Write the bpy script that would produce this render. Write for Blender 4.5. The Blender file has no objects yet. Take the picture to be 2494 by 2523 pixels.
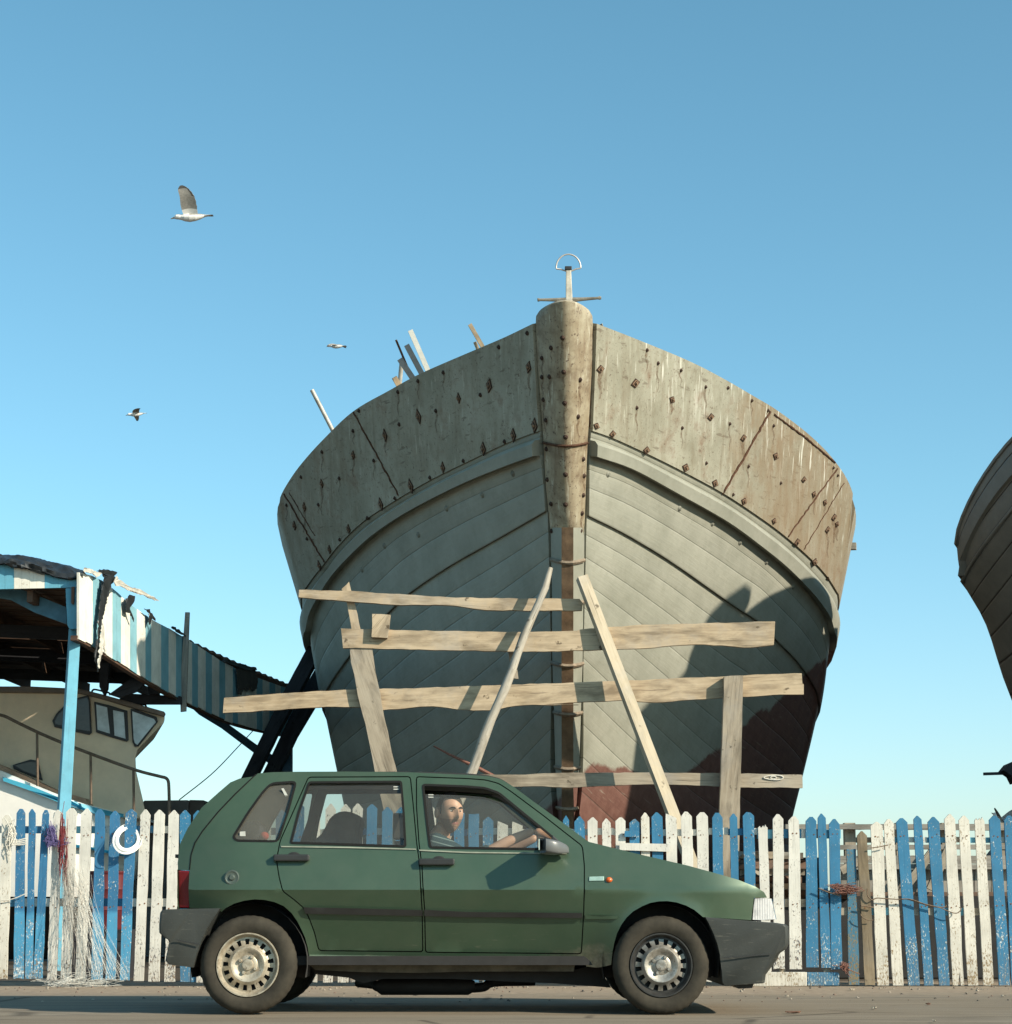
import bpy, bmesh, math, random
from mathutils import Vector, Matrix, noise
from mathutils.bvhtree import BVHTree
from mathutils.geometry import delaunay_2d_cdt
R = math.radians
rnd = random.Random(11)
S = bpy.context.scene
COL = S.collection

# ------------------------------------------------------------------ camera
F = 5000.0                                   # focal length in photograph pixels
TH = math.atan((2245 - 1261.5) / F)          # upward pitch
CAM = Vector((0, -11.85, .58))

SUN = Vector((1.5, -.98, 1.0)).normalized()      # towards the sun
def ray(px, py):
    cx = (px - 1247.0) / F; cy = (1261.5 - py) / F
    return Vector((cx, math.cos(TH) - cy * math.sin(TH), math.sin(TH) + cy * math.cos(TH)))
def at(px, py, Y):
    d = ray(px, py); return CAM + d * ((Y - CAM.y) / d.y)
def atg(px, py):
    d = ray(px, py); return CAM + d * (-CAM.z / d.z)
# photograph coordinates of the enlarged views the shapes were measured in
def view(ox, oy, k): return lambda x, y: (ox + x / k, oy + y / k)
cL = view(400, 1860, 2.3875); cR = view(1150, 1860, 2.3875)
c2 = view(650, 700, 2.3875);  c3 = view(1350, 700, 2.3875)
c4 = view(540, 1350, 2.1222); c5 = view(1340, 1350, 2.3875)
cS = view(0, 1340, 2.3875);   cF = view(0, 1960, 3.432)
cG = view(1860, 1960, 3.0126); cA = view(1280, 600, 6.4417)
cB = view(280, 420, 2.9274);  cW = view(540, 1900, 3.82)
cH = view(1000, 1900, 4.775); cT = view(0, 1340, 4.775)

# ------------------------------------------------------------------ scene helpers
def tag(o, label=None, cat=None, group=None, kind=None):
    if label: o['label'] = label
    if cat: o['category'] = cat
    if group: o['group'] = group
    if kind: o['kind'] = kind
    return o
def thing(name, label, cat, loc, group=None):
    o = bpy.data.objects.new(name, None); COL.objects.link(o)
    o.empty_display_size = .2; o.location = loc
    return tag(o, label, cat, group)
def wloc(o):
    v = Vector((0, 0, 0))
    while o: v += o.location; o = o.parent
    return v

class MB:
    def __init__(s): s.v = []; s.f = []; s.m = []; s.uv = []
    def vert(s, p): s.v.append(Vector(p)); return len(s.v) - 1
    def face(s, ids, m=0, uv=None):
        s.f.append(tuple(ids)); s.m.append(m); s.uv.append(uv)
    def build(s, name, mats, parent=None, origin=None, smooth=None, bevel=0, recalc=True, label=None):
        if not isinstance(mats, (list, tuple)): mats = [mats]
        o0 = wloc(parent) if parent else Vector(origin if origin is not None else (0, 0, 0))
        me = bpy.data.meshes.new(name)
        off = o0
        ctr = None
        if parent is not None: off = o0
        me.from_pydata([tuple(p - off) for p in s.v], [], s.f)
        for m in mats: me.materials.append(m)
        me.polygons.foreach_set('material_index', s.m)
        if any(u is not None for u in s.uv):
            L = me.uv_layers.new(name='UVMap')
            for poly, u in zip(me.polygons, s.uv):
                if u is None: continue
                for li, c in zip(poly.loop_indices, u): L.data[li].uv = c
        if recalc or bevel:
            bm = bmesh.new(); bm.from_mesh(me)
            if recalc: bmesh.ops.recalc_face_normals(bm, faces=bm.faces)
            if bevel:
                es = [e for e in bm.edges if len(e.link_faces) == 2 and e.calc_face_angle(0) > R(35)]
                bmesh.ops.bevel(bm, geom=es, offset=bevel, segments=2, profile=.6, affect='EDGES', clamp_overlap=True)
            bm.to_mesh(me); bm.free()
        if smooth is not None:
            me.polygons.foreach_set('use_smooth', [True] * len(me.polygons))
            me.set_sharp_from_angle(angle=R(smooth))
        me.update()
        o = bpy.data.objects.new(name, me); COL.objects.link(o)
        if parent: o.parent = parent
        else: o.location = o0
        if label: o['label'] = label
        return o
    # ---- shapes
    def box(s, c, d, m=0, rot=None):
        c = Vector(c); h = Vector(d) / 2
        ids = []
        for sx in (-1, 1):
            for sy in (-1, 1):
                for sz in (-1, 1):
                    p = Vector((sx * h.x, sy * h.y, sz * h.z))
                    if rot is not None: p = rot @ p
                    ids.append(s.vert(c + p))
        for q in ((0, 1, 3, 2), (4, 6, 7, 5), (0, 4, 5, 1), (2, 3, 7, 6), (0, 2, 6, 4), (1, 5, 7, 3)):
            s.face([ids[i] for i in q], m, [(0, 0), (0, .3), (.3, .3), (.3, 0)])
    def slab(s, pts, th, m=0, d=(0, 1, 0), axis=None, mside=None):
        """polygon (3D points) given a thickness th along d; UV runs along its long axis in metres"""
        pts = [Vector(p) for p in pts]; d = Vector(d).normalized(); n = len(pts)
        if axis is None:
            best = 0
            for a in pts:
                for b in pts:
                    l = (b - a).length
                    if l > best: best = l; axis = b - a
        ax = Vector(axis).normalized(); cr = ax.cross(d).normalized()
        u0 = rnd.uniform(0, 40); o = pts[0]
        uv = [(u0 + (p - o).dot(ax), u0 + (p - o).dot(cr)) for p in pts]
        a = [s.vert(p) for p in pts]; b = [s.vert(p + d * th) for p in pts]
        if mside is None: mside = m
        s.face(a, m, uv); s.face(b[::-1], m, uv[::-1])
        for i in range(n):
            j = (i + 1) % n
            s.face([a[j], a[i], b[i], b[j]], mside, [uv[j], uv[i], (uv[i][0], uv[i][1] + th), (uv[j][0], uv[j][1] + th)])
    def bar(s, p0, p1, w, h, m=0, up=(0, 0, 1), w1=None, h1=None):
        p0 = Vector(p0); p1 = Vector(p1); ax = (p1 - p0).normalized(); up = Vector(up)
        sd = ax.cross(up).normalized(); up = sd.cross(ax).normalized()
        w1 = w if w1 is None else w1; h1 = h if h1 is None else h1
        ids = []
        for p, ww, hh in ((p0, w, h), (p1, w1, h1)):
            for a, b in ((-1, -1), (1, -1), (1, 1), (-1, 1)): ids.append(s.vert(p + sd * a * ww / 2 + up * b * hh / 2))
        L = (p1 - p0).length; u0 = rnd.uniform(0, 40)
        for i in range(4):
            j = (i + 1) % 4
            wd = ww if i % 2 == 0 else hh
            s.face([ids[i], ids[j], ids[4 + j], ids[4 + i]], m, [(u0, u0), (u0, u0 + wd), (u0 + L, u0 + wd), (u0 + L, u0)])
        s.face(ids[3::-1], m, [(0, 0), (.1, 0), (.1, .1), (0, .1)]); s.face(ids[4:8], m, [(0, 0), (.1, 0), (.1, .1), (0, .1)])
    def tube(s, pts, r, n=6, m=0, cap=True):
        pts = [Vector(p) for p in pts]; k = len(pts)
        rs = r if isinstance(r, (list, tuple)) else [r] * k
        prev = None; rings = []
        ulen = rnd.uniform(0, 40); us = []
        for i in range(k):
            t = (pts[min(i + 1, k - 1)] - pts[max(i - 1, 0)])
            if t.length < 1e-9: t = Vector((0, 0, 1))
            t.normalize()
            if prev is None:
                a = Vector((0, 0, 1)) if abs(t.z) < .9 else Vector((1, 0, 0))
                prev = t.cross(a).normalized()
            x = (prev - t * prev.dot(t)).normalized(); y = t.cross(x); prev = x
            rings.append([s.vert(pts[i] + (x * math.cos(2 * math.pi * q / n) + y * math.sin(2 * math.pi * q / n)) * rs[i]) for q in range(n)])
            if i: ulen += (pts[i] - pts[i - 1]).length
            us.append(ulen)
        for i in range(k - 1):
            for q in range(n):
                w = (q + 1) % n; c = 6.28 * rs[i] / n
                s.face([rings[i][q], rings[i][w], rings[i + 1][w], rings[i + 1][q]], m,
                       [(us[i], c * q), (us[i], c * (q + 1)), (us[i + 1], c * (q + 1)), (us[i + 1], c * q)])
        if cap:
            s.face(rings[0][::-1], m, [(0, 0)] * n); s.face(rings[-1], m, [(0, 0)] * n)
    def lathe(s, prof, c, n=48, m=0, axis='y', skip=None, mfun=None):
        """prof = (radius, offset along axis) pairs"""
        c = Vector(c); rings = []
        for r, a in prof:
            ring = []
            for q in range(n):
                t = 2 * math.pi * q / n
                if axis == 'y': p = Vector((r * math.cos(t), a, r * math.sin(t)))
                elif axis == 'z': p = Vector((r * math.cos(t), r * math.sin(t), a))
                else: p = Vector((a, r * math.cos(t), r * math.sin(t)))
                ring.append(s.vert(c + p))
            rings.append(ring)
        for i in range(len(prof) - 1):
            for q in range(n):
                if skip and skip(i, q): continue
                w = (q + 1) % n
                s.face([rings[i][q], rings[i][w], rings[i + 1][w], rings[i + 1][q]], mfun(i) if mfun else m)
    def grid(s, G, m=0, uvs=None, closed=False):
        idx = [[s.vert(p) for p in row] for row in G]
        for j in range(len(G) - 1):
            for i in range(len(G[0]) - 1):
                uv = None
                if uvs: uv = [uvs[j][i], uvs[j][i + 1], uvs[j + 1][i + 1], uvs[j + 1][i]]
                s.face([idx[j][i], idx[j][i + 1], idx[j + 1][i + 1], idx[j + 1][i]], m, uv)
        return idx

def inside(p, poly):
    x, y = p; c = False; n = len(poly)
    for i in range(n):
        x0, y0 = poly[i]; x1, y1 = poly[i - 1]
        if (y0 > y) != (y1 > y) and x < (x1 - x0) * (y - y0) / (y1 - y0) + x0: c = not c
    return c
def area(poly): return .5 * sum(poly[i - 1][0] * poly[i][1] - poly[i][0] * poly[i - 1][1] for i in range(len(poly)))
def offset(poly, d):
    """shrink (d>0) a 2D polygon"""
    n = len(poly); sg = 1 if area(poly) > 0 else -1; out = []
    for i in range(n):
        a = Vector(poly[i - 1]); b = Vector(poly[i]); c = Vector(poly[(i + 1) % n])
        e1 = (b - a).normalized(); e2 = (c - b).normalized()
        n1 = Vector((-e1.y, e1.x)) * sg; n2 = Vector((-e2.y, e2.x)) * sg
        k = n1 + n2
        k = k / max(.35, k.dot(n1)) if k.length > 1e-6 else n1
        out.append(tuple(b + k * d))
    return out
def resample(poly, sp):
    out = []; n = len(poly)
    for i in range(n):
        a = Vector(poly[i]); b = Vector(poly[(i + 1) % n]); k = max(1, int((b - a).length / sp + .5))
        for q in range(k): out.append(tuple(a + (b - a) * (q / k)))
    return out
def rounded(poly, r=.02, seg=3):
    out = []; n = len(poly)
    for i in range(n):
        a = Vector(poly[i - 1]); b = Vector(poly[i]); c = Vector(poly[(i + 1) % n])
        d = min(r, (a - b).length * .45, (c - b).length * .45)
        p = b + (a - b).normalized() * d; q = b + (c - b).normalized() * d
        for k in range(seg + 1):
            t = k / seg; out.append(tuple(p * (1 - t) ** 2 + b * 2 * t * (1 - t) + q * t * t))
    return out
def sheet(mb, outline, holes, surf, sp=.05, th=0., m=0, far=None, zl=.70):
    """flat outline (x,z) with holes wrapped onto y=surf(x,z); far = centre plane to mirror about"""
    loops = [resample(outline, sp)] + [resample(h, sp) for h in holes]
    co = []; ed = []
    for L in loops:
        b = len(co); co += L; ed += [(b + i, b + (i + 1) % len(L)) for i in range(len(L))]
    nb = len(co)
    xs = [p[0] for p in outline]; zs = [p[1] for p in outline]
    segs = [(Vector(co[a]), Vector(co[b])) for a, b in ed]
    x = min(xs) + sp * .5
    while x < max(xs):
        z = min(zs) + sp * .5
        while z < max(zs):
            if inside((x, z), outline) and not any(inside((x, z), h) for h in holes):
                p = Vector((x, z)); ok = True
                for a, b in segs:
                    if abs(a.x - x) > sp * 1.5 and abs(b.x - x) > sp * 1.5: continue
                    if min((a - p).length, (b - p).length) < sp * .5: ok = False; break
                if ok: co.append((x, z))
            z += sp
        x += sp
    zr = [zl] if min(zs) < zl - .1 and max(zs) > zl + .1 else []
    for zz in zr:                       # keep a straight row of edges along the body crease
        co = [p for i, p in enumerate(co) if i < nb or abs(p[1] - zz) > sp * .45]
        x = min(xs); prev = None
        while x < max(xs):
            p = (x, zz); ok = inside(p, outline) and not any(inside(p, h) for h in holes)
            if ok:
                co.append(p)
                if prev is not None: ed.append((prev, len(co) - 1))
                prev = len(co) - 1
            else: prev = None
            x += sp
    vs, es, fs, _, _, _ = delaunay_2d_cdt([Vector(c) for c in co], ed, [], 0, 1e-6)
    keep = []
    for f in fs:
        c = sum((vs[i] for i in f), Vector((0, 0))) / len(f)
        if inside(c, outline) and not any(inside(c, h) for h in holes): keep.append(tuple(f))
    def P(v, dy):
        y = surf(v.x, v.y) + dy
        if far is not None: y = 2 * far - y
        return Vector((v.x, y, v.y))
    A = [mb.vert(P(v, 0)) for v in vs]
    for f in keep: mb.face([A[i] for i in f], m)
    if th:
        Bv = [mb.vert(P(v, th)) for v in vs]
        cnt = {}
        for f in keep:
            mb.face([Bv[i] for i in f[::-1]], m)
            for i in range(len(f)):
                a, b = f[i], f[(i + 1) % len(f)]; k = (min(a, b), max(a, b)); cnt[k] = cnt.get(k, 0) + 1
        for (a, b), c in cnt.items():
            if c == 1: mb.face([A[a], A[b], Bv[b], Bv[a]], m)

def polyx(pl, t):
    """point at arclength fraction t of a polyline of tuples"""
    L = [0]
    for i in range(1, len(pl)): L.append(L[-1] + math.dist(pl[i], pl[i - 1]))
    d = t * L[-1]
    for i in range(1, len(pl)):
        if d <= L[i] or i == len(pl) - 1:
            k = (d - L[i - 1]) / max(1e-9, L[i] - L[i - 1]); a, b = pl[i - 1], pl[i]
            return tuple(a[q] + (b[q] - a[q]) * k for q in range(len(a)))
def smoothpl(pl, n):
    """Catmull-Rom resample of a polyline into n points"""
    P = [Vector(p) for p in pl]; P = [P[0] * 2 - P[1]] + P + [P[-1] * 2 - P[-2]]
    out = []; k = len(pl) - 1
    for i in range(n):
        t = i / (n - 1) * k; j = min(int(t), k - 1); u = t - j
        a, b, c, d = P[j:j + 4]
        out.append(.5 * ((2 * b) + (c - a) * u + (2 * a - 5 * b + 4 * c - d) * u * u + (3 * b - a - 3 * c + d) * u ** 3))
    return out

# ------------------------------------------------------------------ materials
class NT:
    def __init__(s, name):
        s.m = bpy.data.materials.new(name); s.m.use_nodes = True
        s.t = s.m.node_tree; s.n = s.t.nodes; s.b = s.n['Principled BSDF']; s.out = s.n['Material Output']
    def N(s, ty, **k):
        x = s.n.new(ty)
        for a, v in k.items(): setattr(x, a, v)
        return x
    def L(s, a, b): s.t.links.new(a, b)
    def set(s, sock, v):
        if hasattr(v, 'is_output'): s.L(v, sock)
        else: sock.default_value = v
    def coord(s, kind='Object', scale=(1, 1, 1)):
        if kind == 'Pos': o = s.N('ShaderNodeNewGeometry').outputs['Position']
        else: o = s.N('ShaderNodeTexCoord').outputs[kind]
        mp = s.N('ShaderNodeMapping'); s.L(o, mp.inputs['Vector']); mp.inputs['Scale'].default_value = scale
        return mp.outputs['Vector']
    def rand(s, vec, k=37.):
        """shift a coordinate by the object's own random number"""
        oi = s.N('ShaderNodeObjectInfo'); a = s.N('ShaderNodeVectorMath', operation='SCALE')
        a.inputs[0].default_value = (k, k * .7, k * 1.3); s.L(oi.outputs['Random'], a.inputs['Scale'])
        b = s.N('ShaderNodeVectorMath', operation='ADD'); s.L(vec, b.inputs[0]); s.L(a.outputs[0], b.inputs[1])
        return b.outputs[0]
    def noise(s, vec, scale=5, detail=5, rough=.6, dist=0):
        x = s.N('ShaderNodeTexNoise'); s.L(vec, x.inputs['Vector'])
        x.inputs['Scale'].default_value = scale; x.inputs['Detail'].default_value = detail
        x.inputs['Roughness'].default_value = rough; x.inputs['Distortion'].default_value = dist
        return x.outputs['Fac']
    def voro(s, vec, scale=5, feature='F1'):
        x = s.N('ShaderNodeTexVoronoi', feature=feature); s.L(vec, x.inputs['Vector']); x.inputs['Scale'].default_value = scale
        return x.outputs['Distance']
    def ramp(s, fac, stops):
        x = s.N('ShaderNodeValToRGB'); s.L(fac, x.inputs['Fac'])
        e = x.color_ramp.elements
        while len(e) < len(stops): e.new(.5)
        for q, (p, c) in zip(e, stops):
            q.position = p; q.color = (c, c, c, 1) if isinstance(c, (int, float)) else (*c, 1)
        return x.outputs['Color']
    def mix(s, fac, a, b, mode='MIX'):
        x = s.N('ShaderNodeMix', data_type='RGBA', blend_type=mode)
        s.set(x.inputs['Factor'], fac)
        for k, v in (('A', a), ('B', b)):
            i = [q for q in x.inputs if q.name == k and q.type == 'RGBA'][0]
            s.set(i, (*v, 1) if isinstance(v, tuple) and len(v) == 3 else v)
        return [q for q in x.outputs if q.type == 'RGBA'][0]
    def math(s, op, a, b=0., clamp=False):
        x = s.N('ShaderNodeMath', operation=op, use_clamp=clamp); s.set(x.inputs[0], a); s.set(x.inputs[1], b)
        return x.outputs[0]
    def sep(s, vec):
        x = s.N('ShaderNodeSeparateXYZ'); s.L(vec, x.inputs[0]); return x.outputs
    def bump(s, h, strength=.3, dist=.01):
        x = s.N('ShaderNodeBump'); s.L(h, x.inputs['Height']); x.inputs['Strength'].default_value = strength
        x.inputs['Distance'].default_value = dist; s.L(x.outputs[0], s.b.inputs['Normal'])
    def fin(s, col, rough=.6, metal=0, spec=None):
        s.set(s.b.inputs['Base Color'], (*col, 1) if isinstance(col, tuple) else col)
        s.set(s.b.inputs['Roughness'], rough); s.set(s.b.inputs['Metallic'], metal)
        if spec is not None: s.b.inputs['Specular IOR Level'].default_value = spec
        return s.m
def c(*v): return tuple(v)

def plain(name, col, rough=.6, metal=0, var=.25, scale=9, spec=None, bump=.0):
    t = NT(name); v = t.rand(t.coord('Object')); n = t.noise(v, scale, 6, .65)
    a = tuple(x * (1 - var) for x in col); b = tuple(min(1, x * (1 + var)) for x in col)
    k = t.ramp(n, [(.3, a), (.7, b)])
    if bump: t.bump(t.noise(v, scale * 6, 4, .6), bump, .004)
    return t.fin(k, rough, metal, spec)

def wood(name, lo, mid, hi, dark=.5):
    """sawn timber, grain along U"""
    t = NT(name); uv = t.coord('UV'); v = t.rand(uv, 13.)
    st = t.N('ShaderNodeMapping'); t.L(v, st.inputs['Vector']); st.inputs['Scale'].default_value = (1.2, 26, 1)
    g = t.noise(st.outputs[0], 2.2, 7, .62, .6)
    st2 = t.N('ShaderNodeMapping'); t.L(v, st2.inputs['Vector']); st2.inputs['Scale'].default_value = (1.0, 3.5, 1)
    b = t.noise(st2.outputs[0], 2.4, 5, .6, .3)
    lo2 = tuple(a * .7 + b_ * .3 for a, b_ in zip(lo, mid)); hi2 = tuple(a * .65 + b_ * .35 for a, b_ in zip(hi, mid))
    k = t.ramp(g, [(.25, lo2), (.5, mid), (.75, hi2)])
    bb_ = t.noise(v, 1.3, 6, .65)
    k = t.mix(t.ramp(bb_, [(.35, 0.), (.7, .8)]), k, hi)
    gy = t.noise(v, 2.1, 5, .65); k = t.mix(t.ramp(gy, [(.5, 0.), (.7, .55)]), k, tuple(sum(mid) / 3 * q for q in (1.02, .98, .9)))
    k = t.mix(t.ramp(b, [(.46, 0.), (.66, 1.)]), k, t.mix(.7, k, tuple(x * dark for x in mid)))
    kn = t.noise(v, 8, 4, .6)
    k = t.mix(t.ramp(kn, [(.65, 0.), (.71, .8)]), k, tuple(x * .3 for x in lo))
    st3 = t.N('ShaderNodeMapping'); t.L(v, st3.inputs['Vector']); st3.inputs['Scale'].default_value = (.8, 60, 1)
    cr = t.ramp(t.noise(st3.outputs[0], 2.0, 3, .5, .2), [(.28, 1.), (.34, 0.)])
    k = t.mix(t.math('MULTIPLY', cr, .85), k, tuple(x * .22 for x in lo))
    t.bump(t.mix(.5, g, cr), .35, .006)
    return t.fin(k, .82, 0, .25)

def paintwood(name, col, wear, chip=.62, col2=None, zline=.56, dirt=.5):
    """brush-painted fence board: flaked spots, scratches, grime near the foot"""
    t = NT(name); ov = t.coord('Pos'); v = t.rand(ov)
    n1 = t.noise(v, 5, 6, .65); base = t.ramp(n1, [(.3, tuple(x * .82 for x in col)), (.7, tuple(min(.85, x * 1.1) for x in col))])
    z = t.sep(ov)[2]
    if col2:
        w = t.math('ADD', z, t.math('MULTIPLY', t.math('SUBTRACT', t.noise(v, 7, 3, .5), .5), .09))
        base = t.mix(t.ramp(t.math('ADD', t.math('MULTIPLY', t.math('SUBTRACT', w, zline), 30.), .5, True), [(0., 1.), (1., 0.)]), base, t.ramp(n1, [(.3, tuple(x * .85 for x in col2)), (.7, col2)]))
    st = t.N('ShaderNodeMapping'); t.L(v, st.inputs['Vector']); st.inputs['Scale'].default_value = (38, 8, 1.6)
    gr = t.noise(st.outputs[0], 1.6, 6, .6, .2)
    base = t.mix(t.ramp(gr, [(.28, .55), (.42, 0.)]), base, tuple(x * .62 for x in col))
    st2 = t.N('ShaderNodeMapping'); t.L(v, st2.inputs['Vector']); st2.inputs['Scale'].default_value = (2.2, 1, 1)
    # chips grow denser towards the ground
    ch = t.noise(st2.outputs[0], 42, 5, .7, .4)
    zz = t.math('MULTIPLY', t.math('SUBTRACT', .55, z, True), .16)
    cl = t.math('MULTIPLY', t.math('SUBTRACT', t.noise(v, 4.5, 4, .6), .5), .42)
    mk = t.ramp(t.math('ADD', t.math('ADD', ch, zz), cl), [(chip, 0.), (chip + .035, 1.)])
    base = t.mix(mk, base, t.mix(t.ramp(t.noise(v, 60, 2), [(.45, 0.), (.55, 1.)]), wear[0], wear[1]))
    d = t.noise(st.outputs[0], 3.5, 5, .65)
    zd = t.math('MULTIPLY', t.math('SUBTRACT', .4, z, True), .5)
    base = t.mix(t.math('MULTIPLY', t.ramp(t.math('ADD', d, zd), [(.55, 0.), (.85, 1.)]), dirt), base, c(.16, .12, .075))
    t.bump(t.mix(.5, gr, mk), .4, .005)
    return t.fin(base, .62, 0, .35)

M = {}
M['pw'] = paintwood('white_fence_paint', c(.62, .595, .53), (c(.20, .14, .09), c(.10, .10, .11)), .625)
M['pw2'] = paintwood('cream_fence_paint', c(.62, .585, .505), (c(.22, .15, .08), c(.30, .22, .12)), .62)
M['pb'] = paintwood('blue_fence_paint', c(.032, .165, .295), (c(.55, .62, .62), c(.18, .17, .13)), .63)
M['pb2'] = paintwood('two_coat_blue_paint', c(.034, .155, .295), (c(.6, .68, .7), c(.2, .18, .15)), .62, col2=c(.07, .29, .47))
M['pbo'] = paintwood('worn_teal_paint', c(.05, .16, .24), (c(.22, .15, .06), c(.12, .14, .12)), .56)
M['bare'] = wood('bare_grey_picket', c(.09, .065, .04), c(.19, .145, .09), c(.3, .24, .16))
M['plank'] = wood('shoring_timber', c(.21, .145, .082), c(.40, .30, .192), c(.56, .45, .315), .42)
M['plankg'] = wood('grey_timber', c(.15, .12, .082), c(.30, .245, .178), c(.43, .37, .285), .42)
M['pale'] = wood('pale_new_timber', c(.34, .27, .18), c(.47, .39, .27), c(.56, .48, .36), .75)
M['darkwood'] = wood('shade_dark_timber', c(.012, .013, .016), c(.025, .026, .03), c(.045, .045, .05))  # near black: the shade on shores and braces is put into the colour
M['brownwood'] = wood('brown_roof_timber', c(.05, .028, .018), c(.11, .062, .04), c(.19, .115, .075))
M['slatwood'] = wood('weathered_grey_slats', c(.13, .115, .095), c(.23, .21, .175), c(.33, .3, .26))
M['shedblue'] = paintwood('pale_blue_shed_paint', c(.12, .35, .46), (c(.4, .42, .4), c(.15, .09, .05)), .66, dirt=.2)
M['shedblue2'] = paintwood('faded_blue_board', c(.20, .40, .46), (c(.5, .5, .45), c(.15, .1, .06)), .67, dirt=.2)
M['shedwhite'] = paintwood('white_shed_board', c(.72, .69, .60), (c(.3, .14, .05), c(.2, .15, .1)), .67, dirt=.2)
M['darkblue'] = plain('shade_dark_blue_beam', c(.03, .085, .13), .6)  # blue darkened in its colour for the shade under the shed
M['rust'] = plain('brown_rust', c(.085, .042, .025), .85, 0, .5, 30, .2, .4)
M['bolt'] = plain('rusted_bolt', c(.06, .036, .026), .8, .3, .5, 40, .3, .4)
M['black'] = plain('black_plastic', c(.022, .022, .022), .5, 0, .3, 12)
M['rubber'] = plain('black_rubber', c(.012, .012, .012), .7, 0, .3, 20)
M['dark'] = plain('dark_interior_and_shade', c(.02, .019, .018), .9)
M['steel'] = plain('grey_steel', c(.34, .34, .33), .45, .6, .25, 14)
M['pipe'] = plain('galvanised_pipe', c(.42, .39, .34), .55, .2, .3, 10)
M['pipedark'] = plain('dark_blue_pipe', c(.05, .065, .075), .5, .2, .3, 10)
M['rope'] = plain('red_brown_rope', c(.20, .09, .065), .9, 0, .4, 60)
M['ropeb'] = plain('brown_rope', c(.16, .11, .07), .9, 0, .4, 60)
M['cord'] = plain('white_cord', c(.62, .58, .50), .8, 0, .2, 60)
M['net'] = plain('pale_net_line', c(.60, .58, .52), .6, 0, .2, 30)
M['netdark'] = plain('dusty_net_line', c(.26, .23, .19), .7, 0, .3, 30)
M['line'] = plain('white_nylon_line', c(.80, .80, .77), .35, 0, .05, 30)
M['purple'] = plain('purple_net_fibre', c(.13, .10, .24), .7, 0, .3, 60)
M['redfib'] = plain('dark_red_fibre', c(.16, .02, .025), .8, 0, .3, 60)
M['tarp'] = plain('black_tarpaulin', c(.018, .02, .021), .42, 0, .4, 6, .5, .2)
M['tarpw'] = plain('pale_torn_plastic', c(.48, .46, .40), .5, 0, .25, 10, .5, .2)
# ------------------------------------------------------------------ boat materials
def mk_bulwark():
    t = NT('weathered_steel_plate'); v = t.coord('Pos')
    def st(sx, sy, sz, sc, det=5, ro=.6):
        m = t.N('ShaderNodeMapping'); t.L(v, m.inputs['Vector']); m.inputs['Scale'].default_value = (sx, sy if sz > .5 else .12, sz)
        return t.noise(m.outputs[0], sc, det, ro)
    big = t.noise(v, 1.3, 6, .65)
    k = t.ramp(big, [(.3, c(.225, .212, .155)), (.55, c(.325, .31, .24)), (.75, c(.40, .385, .315))])
    streak = st(1, 1, .1, 16)
    k = t.mix(t.ramp(streak, [(.5, 0.), (.72, .7)]), k, c(.2, .165, .11))
    fine = st(1, 1, .06, 34, 4, .55)
    k = t.mix(t.ramp(fine, [(.6, 0.), (.72, .55)]), k, c(.52, .50, .41))
    ru = t.noise(v, 2.6, 8, .72)
    k = t.mix(t.ramp(ru, [(.56, 0.), (.7, .75)]), k, c(.17, .095, .05))
    sp = t.noise(v, 21, 5, .7)
    k = t.mix(t.ramp(t.noise(v, 5.5, 8, .72), [(.5, 0.), (.7, .55)]), k, c(.19, .16, .11))
    k = t.mix(t.ramp(sp, [(.61, 0.), (.66, .8)]), k, c(.1, .06, .035))
    sp2 = t.noise(v, 48, 3, .6); k = t.mix(t.ramp(sp2, [(.64, 0.), (.68, .7)]), k, c(.09, .055, .035))
    sc = st(.3, .3, 1.6, 13, 3, .5)
    k = t.mix(t.ramp(sc, [(.64, 0.), (.69, .6)]), k, c(.12, .09, .06))
    px_ = t.sep(v)[0]
    en = t.math('ADD', px_, t.math('MULTIPLY', t.math('SUBTRACT', t.noise(v, 1.4, 6, .7), .5), 2.6))
    br = t.math('MAXIMUM', t.ramp(t.math('MULTIPLY', en, .2), [(.50, 0.), (.62, .7)]), t.ramp(t.math('MULTIPLY', en, -.2), [(.40, 0.), (.6, .4)]))
    k = t.mix(t.math('MULTIPLY', br, t.ramp(streak, [(.3, .5), (.6, 1.)])), k, c(.225, .155, .088))
    # bird lime and salt runs from the cap rail (starboard plates)
    x = t.sep(v)[0]
    lime = t.ramp(st(1, 1, .012, 38, 3, .55), [(.60, 0.), (.69, .7)])
    uvc = t.sep(t.coord('UV'))
    dn = t.math('ADD', uvc[1], t.math('MULTIPLY', t.math('SUBTRACT', st(1, 1, .02, 9, 3), .5), 1.1))
    band = t.ramp(dn, [(.18, 1.), (.62, 0.)])
    side = t.ramp(t.math('MULTIPLY', x, .5), [(.3, 0.), (.45, 1.)])
    k = t.mix(t.math('MULTIPLY', t.math('MULTIPLY', lime, band), side), k, c(.72, .71, .62))
    t.bump(t.mix(.5, big, sp), .25, .02)
    return t.fin(k, .68, 0, .4)
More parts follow.
